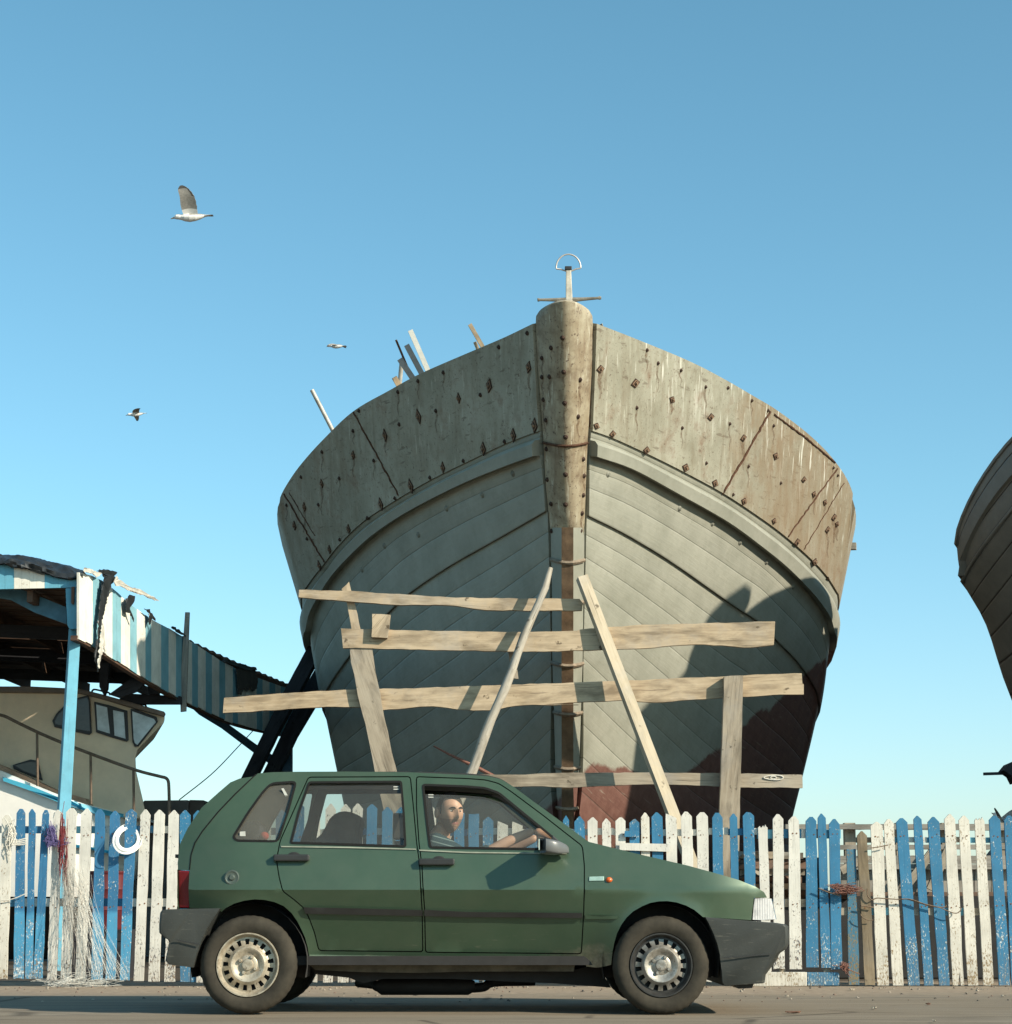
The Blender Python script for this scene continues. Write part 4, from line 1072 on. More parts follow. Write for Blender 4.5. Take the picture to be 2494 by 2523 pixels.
# ------------------------------------------------------------------ behind the right fence: slatted timber stage
stage = thing('timber_stage', 'grey slatted timber staging standing behind the right picket fence', 'staging', Vector((4.6, 7, 0)))
def hb_(f, x0, x1, ya, yb, ya2, yb2, Y, th, m, nm='beam'):
    mb = MB(); mb.slab([at(*p, Y) for p in rough([f(x0, ya), f(x1, ya2), f(x1, yb2), f(x0, yb)], .8)], th); mb.build(nm, m, stage)
hb_(cG, 230, 2300, 214, 248, 208, 262, 7.0, .08, M['slatwood']); hb_(cG, 630, 2300, 368, 402, 360, 398, 7.1, .08, M['slatwood'])
hb_(cG, 610, 2300, 448, 500, 446, 512, 6.9, .05, M['slatwood'], 'slat'); hb_(cG, 610, 2300, 503, 545, 515, 548, 6.9, .05, M['slatwood'], 'slat')
for i in range(24):
    x0 = 640 + i * 62; mb = MB()
    mb.slab([at(*p, 7.0) for p in [cG(x0, 548), cG(x0 + 58, 548), cG(x0 + 62, 790), cG(x0 + 4, 790)]], .03); mb.build('wall_board', M['slatwood'], stage)
for x in (700, 1080, 1420, 1800, 2150): 
    mb = MB(); mb.bar(at(*cG(x, 205), 7.16), Vector((at(*cG(x + 20, 900), 7.16).x, 7.16, 0)), .1, .1, up=(0, 1, 0)); mb.build('post', M['plankg'], stage)
for a, b in (((1060, 760), (1330, 400)), ((1300, 700), (1480, 300)), ((640, 560), (840, 450))):
    mb = MB(); mb.bar(at(*cG(*a), 6.85), at(*cG(*b), 6.85), .07, .05, up=(0, 1, 0)); mb.build('brace', M['plankg'], stage)
mb = MB(); mb.box((6.0, 8.6, .36), (8.4, 3.0, .72)); mb.build('base', M['dark'], stage)  # black box filling in the deep shade behind the fence
mb = MB(); mb.box((6.0, 7.05, .72), (8.6, .3, .06)); mb.build('sill_beam', M['brownwood'], stage)
pile = thing('timber_pile', 'stack of rough brown timber behind the fence near the car\'s nose', 'timber stack', Vector((3.0, 6.3, 0)))
for i, (x0, x1, y0, y1, m) in enumerate([(-130, 360, 418, 470, 'plankg'), (-160, 400, 475, 545, 'brownwood'), (-90, 372, 548, 592, 'plankg'), (-140, 350, 600, 650, 'brownwood'), (-100, 420, 655, 700, 'plankg'), (-160, 700, 705, 770, 'brownwood')]):
    mb = MB(); mb.slab([at(*p, 6.2 + rnd.uniform(-.08, .08)) for p in rough([cG(x0, y0 + rnd.uniform(-9, 9)), cG(x1, y0 + rnd.uniform(-9, 9)), cG(x1, y1), cG(x0, y1)], 1)], rnd.uniform(.18, .3)); mb.build('baulk', M[m], pile)
mb = MB(); mb.box((3.1, 6.6, .36), (2.6, .6, .7)); mb.build('shade_filler', M['dark'], pile)  # black box standing in for the shade below the pile
# keel blocks, and a black sheet put in for the shade under the boat
kb = thing('keel_blocks', 'dark stacked baulks under the boat\'s keel behind the middle fence', 'blocks', Vector((.6, 9, 0)))
for i in range(4):
    mb = MB(); mb.box((.6, 8.6 + i * .9, .17), (1.6, .5, .33)); mb.build('block', M['darkwood'], kb)
mb = MB(); mb.box((.2, 12.5, .6), (7.0, .2, 1.2)); mb.build('shade_sheet', M['dark'], kb)
# ------------------------------------------------------------------ the green hatchback
YC = .77                                   # centre line of the car (near side at about 0)
def mk_paint():
    t = NT('dark_green_car_paint'); v = t.coord('Pos'); s = t.sep(v)
    n = t.noise(v, 2.2, 5, .6)
    k = t.ramp(n, [(.3, c(.043, .080, .046)), (.7, c(.054, .098, .058))])
    z = t.math('ADD', s[2], t.math('MULTIPLY', t.math('SUBTRACT', t.noise(v, 5, 5, .65), .5), .25))
    x = t.math('MULTIPLY', t.math('ABSOLUTE', t.math('SUBTRACT', s[0], .48)), .24)
    mud = t.ramp(t.math('ADD', z, x), [(.28, .9), (.40, 0.)])
    k = t.mix(mud, k, t.ramp(t.noise(v, 26, 5, .7), [(.35, c(.15, .125, .085)), (.65, c(.33, .28, .20))]))
    m = t.N('ShaderNodeMapping'); t.L(v, m.inputs['Vector']); m.inputs['Scale'].default_value = (1.2, 1, 9); m.inputs['Rotation'].default_value = (0, R(14), 0)
    scr = t.ramp(t.noise(m.outputs[0], 7, 4, .6), [(.64, 0.), (.7, .4)])
    low = t.ramp(s[2], [(.34, 1.), (.5, 0.)])
    k = t.mix(t.math('MULTIPLY', scr, low), k, c(.24, .23, .17))
    dust = t.noise(v, 3.3, 6, .7)
    k = t.mix(t.ramp(dust, [(.35, .03), (.75, .22)]), k, c(.15, .15, .105))
    t.fin(k, t.ramp(n, [(.3, .33), (.7, .43)]), .3, .5)
    t.b.inputs['Coat Weight'].default_value = .4; t.b.inputs['Coat Roughness'].default_value = .13
    return t.m
def mk_glass(name, tint, dusty):
    t = NT(name); n = t.n
    tr = t.N('ShaderNodeBsdfTransparent'); tr.inputs['Color'].default_value = (*tint, 1)
    gl = t.N('ShaderNodeBsdfGlossy'); gl.inputs['Roughness'].default_value = .03; gl.inputs['Color'].default_value = (.9, .9, .9, 1)
    df = t.N('ShaderNodeBsdfDiffuse'); df.inputs['Color'].default_value = (.33, .31, .25, 1)
    lw = t.N('ShaderNodeLayerWeight'); lw.inputs['Blend'].default_value = .5; fr_ = t.math('ADD', t.math('MULTIPLY', t.math('POWER', lw.outputs['Facing'], 5.), .9), .05)
    m1 = t.N('ShaderNodeMixShader'); t.L(fr_, m1.inputs[0]); t.L(tr.outputs[0], m1.inputs[1]); t.L(gl.outputs[0], m1.inputs[2])
    v = t.coord('Pos'); d = t.math('MULTIPLY', t.ramp(t.noise(v, 2.5, 6, .65), [(.3, .6), (.7, 1.)]), dusty)
    m2 = t.N('ShaderNodeMixShader'); t.L(d, m2.inputs[0]); t.L(m1.outputs[0], m2.inputs[1]); t.L(df.outputs[0], m2.inputs[2])
    t.L(m2.outputs[0], t.out.inputs['Surface']); return t.m
M['paint'] = mk_paint(); M['glass'] = mk_glass('dusty_side_glass', (.84, .85, .83), .13); M['glassq'] = mk_glass('dusty_quarter_glass', (.55, .57, .55), .26)
def mk_bumper():
    t = NT('grey_bumper_plastic'); v = t.coord('Pos')
    k = t.ramp(t.noise(v, 3, 6, .65), [(.3, c(.026, .028, .025)), (.7, c(.044, .046, .040))])
    m = t.N('ShaderNodeMapping'); t.L(v, m.inputs['Vector']); m.inputs['Scale'].default_value = (1, 1, 8)
    k = t.mix(t.ramp(t.noise(m.outputs[0], 9, 5, .65), [(.6, 0.), (.7, .6)]), k, c(.16, .15, .12))
    t.bump(t.noise(v, 90, 3), .15, .004)
    return t.fin(k, .5, 0, .4)
M['bumper'] = mk_bumper()
M['sill'] = plain('dusty_sill', c(.085, .075, .056), .85, 0, .45, 8, .2)
M['trim'] = plain('window_rubber', c(.012, .012, .011), .7, 0, .2, 9, .15)
M['mould'] = plain('side_moulding', c(.024, .024, .023), .45, 0, .25, 6)
M['seat'] = plain('dark_seat_cloth', c(.045, .045, .04), .95, 0, .35, 18)
M['lining'] = plain('grey_headlining', c(.12, .115, .10), .95, 0, .1)

XC = -.18
WHL = [(-1.476, .279), (.887, .277)]
def side(x, z):
    y = .0; kf = max(0, min(1, (x - .05) / .95)); kf = kf * kf * (3 - 2 * kf)
    if z < .70: y += (.205 - .16 * kf) * (.70 - z) / .45
    elif z < .985: y += .07 * (z - .70) / .285
    else: y += .07 + (z - .985) * .40
    e = max(0, abs(x - XC) - 1.25); y += .30 * e * e * (1.6 if x > XC else 1.2)
    for wx, wz in WHL:
        r = math.hypot(x - wx, z - wz); u = (r - .31) / .10
        if z > .1 and u < 1: y -= .030 * (1 - max(0, u)) ** 1.5
    return y
def sp_(px, py):
    Y = .05
    for _ in range(5):
        p = at(px, py, Y); Y = side(p.x, p.z)
    return (p.x, p.z)
lx = lambda L: [sp_(*cL(*p)) for p in L]
LX = lambda p: sp_(*cL(*p))
RX = lambda p: sp_(*cR(*p))
def crease(o):
    me = o.data; z0 = .70 - wloc(o.parent).z if o.parent else .70
    at_ = me.attributes.get('sharp_edge') or me.attributes.new('sharp_edge', 'BOOLEAN', 'EDGE')
    for e in me.edges:
        if all(abs(me.vertices[i].co.z - z0) < 1e-3 and me.vertices[i].co.x + wloc(o.parent).x < .55 for i in e.vertices): at_.data[e.index].value = True
    return o
car = thing('hatchback_car', 'dusty dark green five-door hatchback driving past the fence', 'car', (XC, YC, 0))
top_px = [cL(90, 640), cL(96, 580), cL(104, 525), cL(150, 430), cL(230, 312), cL(330, 222), cL(400, 162), cL(455, 139), cL(545, 126), cL(562, 109), cL(650, 102), cL(800, 99), cL(1100, 98), cL(1470, 103), cR(0, 117), cR(130, 126), cR(200, 143), cR(280, 190), cR(380, 264), cR(480, 337), cR(600, 424), cR(690, 492),
          cR(720, 512), cR(820, 537), cR(1000, 581), cR(1300, 651), cR(1500, 706), cR(1600, 736), cR(1700, 776), cR(1750, 808), cR(1768, 840)]
top = [sp_(*p) for p in top_px]
arcR = [cL(x, y) for x, y in [(862, 1175), (855, 1130), (840, 1075), (820, 1030), (795, 980), (760, 930), (715, 890), (660, 866), (600, 853), (540, 850), (480, 858), (420, 876), (372, 902), (345, 925)]]
arcF = [cR(x, y) for x, y in [(1392, 955), (1340, 912), (1290, 886), (1235, 868), (1180, 860), (1130, 862), (1080, 871), (1030, 892), (980, 921), (940, 958), (910, 1000), (885, 1050), (870, 1100), (858, 1160), (850, 1235)]]
outline = top + [RX((1690, 842)), RX((1675, 972)), RX((1405, 955))] + [sp_(*p) for p in arcF] + [RX((800, 1248)), RX((762, 1252)), RX((705, 1245)), RX((692, 1200)), RX((0, 1196)), LX((1540, 1190)), LX((920, 1182))] + [sp_(*p) for p in arcR] + [LX((338, 905)), LX((160, 902)), LX((160, 680)), LX((92, 676))]
rdoor = rounded(lx([(858, 128), (1462, 125), (1480, 300), (1500, 520), (1518, 650), (1532, 910), (1536, 1162), (918, 1155), (893, 1050), (862, 965), (832, 905), (770, 852), (706, 805), (684, 720), (668, 620), (690, 505), (764, 340)]), .02)
fdoor = rounded([LX((1492, 125)), RX((0, 136)), RX((110, 144)), RX((190, 165)), RX((262, 212)), RX((450, 352)), RX((590, 462)), RX((684, 535)), RX((696, 650)), RX((692, 930)), RX((678, 1174)), LX((1545, 1165)), LX((1540, 910)), LX((1524, 650)), LX((1507, 520)), LX((1492, 300))], .02)
quart = rounded(lx([(640, 164), (792, 154), (744, 330), (684, 512), (436, 508), (412, 484), (500, 340), (590, 215)]), .03)
rwin = rounded(lx([(862, 158), (1408, 154), (1424, 350), (1434, 542), (752, 520), (798, 340)]), .015)
fwin = rounded([LX((1530, 172)), RX((0, 182)), RX((110, 192)), RX((190, 220)), RX((330, 335)), RX((480, 458)), RX((596, 560)), LX((1572, 548)), LX((1548, 350))], .02)
body = MB(); SP = .055
for far in (None, YC):
    sheet(body, outline, [rdoor, fdoor, quart], side, SP, .022, 0, far)
crease(body.build('body', M['paint'], car, smooth=32))
# skins across the car: bonnet, windscreen, roof, tailgate
def across(i0, i1, name, m, crown, inset=0., lift_=0., sub=1):
    mb = MB(); G = []
    pts = top[i0:i1 + 1]
    for x, z in pts:
        y0 = side(x, z) + .004 + inset; y1 = 2 * YC - y0; row = []
        for q in range(15):
            t = q / 14; u = 2 * t - 1; cr = crown * (1 - u * u)
            row.append(Vector((x, y0 + (y1 - y0) * t, z + cr + lift_)))
        G.append(row)
    mb.grid(G); o = mb.build(name, m, car, smooth=45); return o
NTOP = len(top)
across(0, 4, 'tailgate', M['paint'], .0); across(4, 7, 'rear_window', M['glassq'], .005); across(7, 16, 'roof', M['paint'], .018); across(16, 21, 'windscreen', M['glass'], .012)
across(21, NTOP - 1, 'bonnet', M['paint'], .014)
mb = MB()
L = [RX((1768, 840)), RX((1800, 975))]
G = [[Vector((x, side(x, .7) + .15 + (2 * YC - 2 * side(x, .7) - .3) * q / 6, z)) for q in range(7)] for x, z in L]; mb.grid(G); mb.build('grille', M['black'], car)
mb = MB(); L = [LX((92, 676)), LX((98, 905))]
G = [[Vector((x, side(x, .7) + (2 * YC - 2 * side(x, .7)) * q / 6, z)) for q in range(7)] for x, z in L]; mb.grid(G); mb.build('rear_panel', M['paint'], car)
# headlining, floor, dash, inner structure
mb = MB(); G = []
for x, z in top[9:17]: G.append([Vector((x, side(x, z) + .06 + (2 * YC - 2 * side(x, z) - .12) * q / 4, z - .045)) for q in range(5)])
mb.grid(G); mb.build('headlining', M['lining'], car)
mb = MB(); mb.box((-.25, YC, .30), (2.1, 1.30, .05)); mb.box((-1.5, YC, .50), (.9, 1.0, .06)); mb.box((.8, YC, .48), (.6, .95, .36)); mb.box((1.36, YC, .53), (.2, 1.3, .2)); mb.box((.53, YC, .60), (.06, 1.3, .55)); mb.box((-1.02, YC, .45), (.05, 1.2, .35))
for wx, wz in WHL:
    for yy in (.28, 2 * YC - .28): mb.box((wx, yy + (.04 if yy < YC else -.04), .45), (.62, .02, .5))
mb.build('floor_pan', M['dark'], car)
for wx, wz in WHL:
    for s_, y0 in ((1, .10), (-1, 2 * YC - .10)):
        mb = MB()
        G = [[Vector((wx + .335 * math.cos(a), y0 + s_ * w, wz + .01 + .335 * math.sin(a))) for a in [math.pi * q / 20 * 1.16 - .25 for q in range(21)]] for w in (-.03, .24)]
        ids = mb.grid(G)[1]; cidx = mb.vert(Vector((wx, y0 + s_ * .24, wz)))
        for q in range(20): mb.face([ids[q], ids[q + 1], cidx])
        mb.build('wheel_arch_liner', M['dark'], car)
mb = MB(); mb.box((.44, YC, .86), (.28, 1.28, .16)); mb.build('dashboard', M['seat'], car, bevel=.03)
# doors, near and far
def door(nm, outl, win, far, glass_top, handle):
    mb = MB(); o2 = offset(outl, .0065); sheet(mb, o2, [win], lambda x, z: side(x, z) + .001, SP, .028, 0, far)
    d = crease(mb.build('door', M['paint'], car, smooth=32))
    mb = MB(); sheet(mb, offset(win, -.003), [offset(win, .010)], lambda x, z: side(x, z) - .003, .05, .02, 0, far); mb.build('window_rubber', M['trim'], d, smooth=40)
    w2 = offset(win, -.004)
    zt = max(z for x, z in w2)
    if glass_top: w2 = [(x, z - glass_top * max(0, min(1, (z - zt + .16) / .12))) for x, z in w2]
    mb = MB(); sheet(mb, w2, [], lambda x, z: side(x, z) + .016, .06, 0, 0, far); mb.build('window', M['glass'], d, smooth=40)
    # handle: recess cup and pull bar
    hx, hz = handle
    f = (lambda y: y) if far is None else (lambda y: 2 * YC - y)
    y0 = side(hx, hz); s_ = 1 if far is None else -1
    mb = MB(); mb.lathe([(0, 0), (.028, 0), (.034, .004), (.034, .012)], (0, 0, 0), 20)
    mb.v = [Vector((hx + .012 + p.x * 1.25, f(y0 - .004) + s_ * p.y * .5, hz + p.z)) for p in mb.v]; mb.build('handle_recess', M['rubber'], d, smooth=40)
    mb = MB(); mb.box((hx, f(y0 - .026), hz), (.205, .026, .038)); mb.box((hx - .088, f(y0 - .010), hz), (.035, .03, .034)); mb.box((hx + .088, f(y0 - .010), hz), (.03, .03, .034))
    mb.build('handle', M['mould'], d, bevel=.008)
    return d
hR = LX((762, 606)); hF = LX((1615, 630))
doors = []
for far in (None, YC):
    doors.append(door('rear', rdoor, rwin, far, 0, hR)); doors.append(door('front', fdoor, fwin, far, .062 if far is None else 0, hF))
def strip(px, name, m, out=.016, th=.02, par=None):
    for k, far in enumerate((None, YC)):
        poly = [sp_(*p) for p in px]; mb = MB()
        sheet(mb, poly, [], lambda x, z: side(x, z) - out, .08, th, 0, far); mb.build(name, m, par[k] if par else car, smooth=30)
strip([cL(832, 897), cL(1180, 904), cL(1530, 913), cL(1532, 948), cL(1180, 942), cL(844, 935)], 'side_moulding', M['mould'], par=(doors[0], doors[2]))
strip([cL(1542, 911), cR(0, 924), cR(680, 930), cR(681, 960), cR(0, 955), cL(1543, 949)], 'side_moulding', M['mould'], par=(doors[1], doors[3]))
strip([cL(700, 536), cL(1100, 541), cL(1492, 552), cL(1493, 559), cL(1100, 549), cL(700, 543)], 'belt_highlight', plain('pale_belt_highlight', c(.24, .25, .19), .4), .006, .01, (doors[0], doors[2]))  # pale strip painted in as the highlight below the windows
strip([cL(1512, 557), cR(0, 570), cR(590, 578), cR(590, 584), cR(0, 578), cL(1512, 565)], 'belt_highlight', plain('pale_belt_highlight', c(.24, .25, .19), .4), .006, .01, (doors[1], doors[3]))
strip([cR(697, 942), cR(892, 946), cR(885, 966), cR(697, 966)], 'wing_crease', M['paint'], .010, .015)
strip([cL(862, 1182), cL(920, 1183), cL(1540, 1191), cR(0, 1197), cR(645, 1200), cR(630, 1276), cR(0, 1276), cL(1500, 1284), cL(1200, 1280), cL(900, 1268), cL(868, 1240)], 'sill', M['sill'], -.025, .04)
strip([cL(866, 1176), cL(1540, 1186), cR(0, 1192), cR(690, 1196), cR(690, 1201), cR(0, 1198), cL(1540, 1192), cL(866, 1184)], 'sill_lip', plain('pale_sill_lip', c(.16, .22, .16), .4), .004, .02)
strip([cL(556, 112), cL(540, 130), cL(430, 235), cL(330, 340), cL(240, 450), cL(195, 520), cL(172, 590), cL(163, 676), cL(157, 676), cL(166, 588), cL(189, 516), cL(234, 446), cL(325, 334), cL(424, 230), cL(532, 128), cL(550, 112)], 'tailgate_seam', M['trim'], .0025, .004)
# quarter windows
for far in (None, YC):
    mb = MB(); sheet(mb, offset(quart, -.004), [], lambda x, z: side(x, z) + .012, .06, 0, 0, far); q = mb.build('quarter_window', M['glassq'], car, smooth=40)
    mb = MB(); sheet(mb, offset(quart, -.003), [offset(quart, .010)], lambda x, z: side(x, z) - .002, .05, .015, 0, far); mb.build('window_rubber', M['trim'], q, smooth=40)
# dark seals behind the door gaps
for o_ in (rdoor, fdoor):
    for far in (None, YC):
        mb = MB(); sheet(mb, offset(o_, -.03), [offset(o_, .03)], lambda x, z: side(x, z) + .034, .08, 0, 0, far); mb.build('door_seal', M['rubber'], car)
# small sticker labels etched on the glass corners
sw = plain('pale_glass_etching', c(.5, .5, .45), .6)
mb = MB()
for x, y in ((1375, 188), (1376, 202)): mb.slab([at(*cL(x + a, y + b), side(*LX((x, y))) + .012) for a, b in ((-16, -3), (16, -3), (16, 3), (-16, 3))], .001)
mb.build('glass_mark', sw, doors[0])
mb = MB()
for x, y in ((1580, 235), (1580, 249)): mb.slab([at(*cL(x + a, y + b), side(*LX((x, y))) + .012) for a, b in ((-15, -3), (15, -3), (15, 3), (-15, 3))], .001)
mb.build('glass_mark', sw, doors[1])
mb = MB(); mb.slab([at(*cL(x, y), side(*LX((720, 222))) + .006) for x, y in ((700, 198), (714, 196), (740, 242), (724, 246))], .001); mb.build('sticker', sw, car)
mb = MB(); mb.slab([at(*cL(x, y), side(*LX((472, 465))) + .006) for x, y in ((456, 452), (488, 450), (490, 478), (456, 478))], .001); mb.build('sticker', sw, car)
# fuel cap, wing badge, indicator
x, z = LX((410, 722)); mb = MB(); mb.lathe([(0, -.016), (.012, -.016), (.016, -.012), (.018, -.008), (.030, -.007), (.036, -.010), (.042, -.008), (.044, .004)], (x, side(x, z), z), 28); mb.build('fuel_cap', plain('grey_green_cap', c(.075, .095, .08), .4, .2), car, smooth=40)
mb = MB(); bx = [RX(p) for p in ((721, 717), (808, 714), (807, 740), (720, 742))]; mb.slab([(x, side(x, z) - .006, z) for x, z in bx], .008); mb.build('wing_badge', plain('pale_green_badge', c(.34, .47, .40), .3, .3), car, bevel=.002)
x, z = RX((838, 736)); mb = MB(); mb.lathe([(0, -.016), (.010, -.014), (.016, -.008), (.018, .004)], (x, side(x, z), z), 16); mb.v = [Vector((x + (p.x - x) * 1.1, p.y, z + (p.z - z) * .9)) for p in mb.v]; mb.build('side_indicator', plain('orange_lens', c(.62, .11, .02), .25), car, smooth=50)
# door mirror
mb = MB(); a = at(*cR(430, 484), -.12); b = at(*cR(556, 574), -.12)
G = []
for k, (x, sc) in enumerate(((0, .88), (.03, 1), (.35, 1.0), (.7, .9), (1.0, .62), (1.12, .4))):
    xx = a.x + (b.x - a.x) * x; zc = (a.z + b.z) / 2 - .006 * k; h = (a.z - b.z) / 2 * sc; w = .105 * sc
    yc = -.105 + .055 * max(0, x - .35)
    G.append([Vector((xx + .03 * (math.cos(t) < -.5), yc + w * math.copysign(abs(math.cos(t)) ** .4, math.cos(t)), zc + h * math.copysign(abs(math.sin(t)) ** .4, math.sin(t)))) for t in [2 * math.pi * q / 28 for q in range(29)]])
ids = mb.grid(G); mb.face(ids[0][:-1]); mb.face(ids[-1][:-1])
mir = mb.build('mirror', plain('grey_mirror_shell', c(.11, .112, .11), .32, 0, .1), car, smooth=45)
mb = MB(); mb.box((a.x - .004, -.105, (a.z + b.z) / 2), (.006, .15, .06)); mb.build('mirror_glass', plain('mirror_glass', c(.6, .62, .62), .05, 1), mir)
mb = MB(); mb.slab([at(*cR(x, y), -.012) for x, y in ((505, 470), (600, 556), (604, 580), (510, 580), (480, 560))], .03); mb.build('mirror_mount', M['mould'], mir, bevel=.006)
# lamps
lens = NT('clear_headlamp'); lv = lens.coord('Pos'); lx_ = lens.sep(lv)
rib = lens.math('SINE', lens.math('MULTIPLY', lx_[0], 420.)); lens.fin(lens.mix(lens.ramp(lens.noise(lv, 16, 3), [(.4, 0.), (.65, .6)]), c(.58, .58, .58), c(.25, .26, .27)), .14, .25); lens.bump(rib, .5, .003); lens.b.inputs['Coat Weight'].default_value = .6
red = plain('red_tail_lens', c(.20, .012, .018), .2, 0, .1)
for far in (None, YC):
    f = (lambda y: y) if far is None else (lambda y: 2 * YC - y)
    mb = MB(); P = [RX(p) for p in ((1694, 846), (1740, 843), (1778, 846), (1792, 900), (1806, 968), (1740, 972), (1682, 970))]
    G = [[Vector((x - .03 * k * k * .0 - (.0 if k < 2 else .0), f(side(x, z) + (-.002, .012, .10, .26)[k]), z)) for x, z in P + P[:1]] for k in range(4)]
    G[1] = [Vector((p.x + .014, p.y, p.z)) if p.x > RX((1730, 900))[0] else p for p in G[1]]; G[2] = [Vector((p.x + .03, p.y, p.z)) if p.x > RX((1730, 900))[0] else p for p in G[2]]; G[3] = [Vector((p.x + .034, p.y, p.z)) if p.x > RX((1730, 900))[0] else p for p in G[3]]
    ids = mb.grid(G); mb.face(ids[0][:-1]); mb.face(ids[-1][:-1]); mb.build('headlight', lens.m, car, smooth=30)
    mb = MB(); P = lx([(93, 680), (159, 682), (159, 900), (98, 900)])
    mb.slab([(x, f(side(x, z) - .003), z) for x, z in P], .12, 0, (0, 1 if far is None else -1, 0)); mb.build('tail_light', red, car, bevel=.008)
# bumpers: section traced from the side, carried across with rounded corners
def bumper(P, name, xin, sg, zc):
    mb = MB(); G = []
    ys = [(-.012, 0), (-.004, .25), (.05, .55), (.16, .85), (.4, 1.), (YC, 1.08), (2 * YC - .4, 1.), (2 * YC - .16, .85), (2 * YC - .05, .55), (2 * YC + .004, .25), (2 * YC + .012, 0)]
    for k, (y, e) in enumerate(ys):
        q = []
        for x, z in P:
            w = max(0, min(1, (x - xin) * sg / .25)); inset = .012 if k in (0, len(ys) - 1) else 0
            lowr = (.022 if y < YC else -.022) if z < zc and k not in (5,) else 0
            q.append(Vector((x + sg * w * .05 * e, y + lowr, z)))
        G.append(q + q[:1])
    ids = mb.grid(G); mb.face(ids[0][:-1]); mb.face(ids[-1][:-1]); return mb.build(name, M['bumper'], car, smooth=28, bevel=.008)
fb = [RX(p) for p in ((1402, 954), (1540, 966), (1680, 979), (1780, 988), (1838, 998), (1850, 1008), (1853, 1060), (1850, 1112), (1838, 1140), (1806, 1162), (1799, 1170), (1788, 1205), (1730, 1292), (1724, 1340), (1512, 1358), (1500, 1335), (1496, 1260), (1488, 1180), (1470, 1110), (1446, 1050), (1420, 985))]
bumper(fb, 'front_bumper', RX((1520, 1000))[0], 1, RX((1800, 1172))[1])
rbp = lx([(348, 903), (200, 905), (60, 909), (34, 914), (26, 930), (26, 1000), (30, 1045), (55, 1072), (76, 1084), (80, 1100), (74, 1150), (68, 1205), (90, 1228), (212, 1246), (224, 1180), (245, 1105), (280, 1020), (325, 940)])
bumper(rbp, 'rear_bumper', LX((200, 1000))[0], -1, LX((80, 1092))[1])
for far in (None, YC):   # dark strips painted in as the crease shadow of both bumpers
    for L in ([cR(1508, 1189), cR(1600, 1184), cR(1800, 1166), cR(1800, 1172), cR(1600, 1191), cR(1508, 1196)], [cL(82, 1084), cL(150, 1098), cL(222, 1112), cL(222, 1118), cL(150, 1105), cL(82, 1091)]):
        mb = MB(); pts = []
        for p in L: q = at(*p, -.014); pts.append(q if far is None else Vector((q.x, 2 * YC - q.y, q.z)))
        mb.slab(pts, .004, 0, (0, 1 if far is None else -1, 0)); mb.build('bumper_crease_shadow', M['mould'], car)
mb = MB(); mb.slab([at(*cR(x, y), .2) for x, y in ((1560, 1350), (1690, 1345), (1680, 1372), (1600, 1376))], .9); mb.build('undertray', M['black'], car)
# underside: exhaust, silencer, pipes
mb = MB(); mb.tube(smoothpl([at(*cL(1150, 1340), .9), at(*cL(1250, 1352), .8), at(*cL(1300, 1368), .75), at(*cL(1700, 1372), .75), at(*cL(1880, 1368), .75), at(*cR(160, 1338), .8), at(*cR(400, 1330), .85)], 30), .028, 8); mb.build('exhaust_pipe', M['rubber'], car, smooth=50)
mb = MB(); mb.tube([at(*cL(1260, 1360), .7), at(*cL(1290, 1362), .7), at(*cL(1800, 1362), .7), at(*cL(1840, 1360), .7)], [.03, .052, .052, .03], 14); mb.build('silencer', M['rubber'], car, smooth=40)
mb = MB(); mb.slab([at(*cL(x, y), .35) for x, y in ((868, 1250), (1500, 1270), (1900, 1270), (2440, 1262), (2560, 1230), (2640, 1370), (2540, 1362), (2300, 1345), (1960, 1330), (1700, 1318), (1300, 1318), (1180, 1345), (1100, 1312), (900, 1290))], .85); mb.build('underside', M['dark'], car)
mb = MB(); mb.tube([Vector((WHL[0][0], .12, .27)), Vector((WHL[0][0], 2 * YC - .12, .27))], .035, 10); mb.tube([Vector((WHL[1][0], .12, .27)), Vector((WHL[1][0], 2 * YC - .12, .27))], .03, 10); mb.build('axle', M['rubber'], car)

# wheels
def mk_tyre():
    t = NT('dusty_tyre'); v = t.coord('Object')
    k = t.ramp(t.noise(v, 9, 6, .65), [(.3, c(.026, .023, .018)), (.7, c(.058, .05, .037))])
    return t.fin(k, .9, 0, .2)
def mk_rim(name, a, b, met):
    t = NT(name); v = t.coord('Object')
    k = t.ramp(t.noise(v, 24, 6, .7), [(.3, a), (.62, b)])
    k = t.mix(t.ramp(t.noise(v, 45, 4, .7), [(.6, 0.), (.68, .7)]), k, c(.09, .055, .03))
    t.bump(t.noise(v, 60, 3), .2, .003)
    return t.fin(k, .42, met, .5)
M['tyre'] = mk_tyre(); rimR = mk_rim('dusty_silver_rim', c(.26, .21, .145), c(.50, .44, .34), .35)
rimF = mk_rim('polished_worn_rim', c(.18, .16, .13), c(.42, .39, .34), .6); rimD = plain('dark_rim_edge', c(.035, .034, .032), .5, .2, .3, 20)
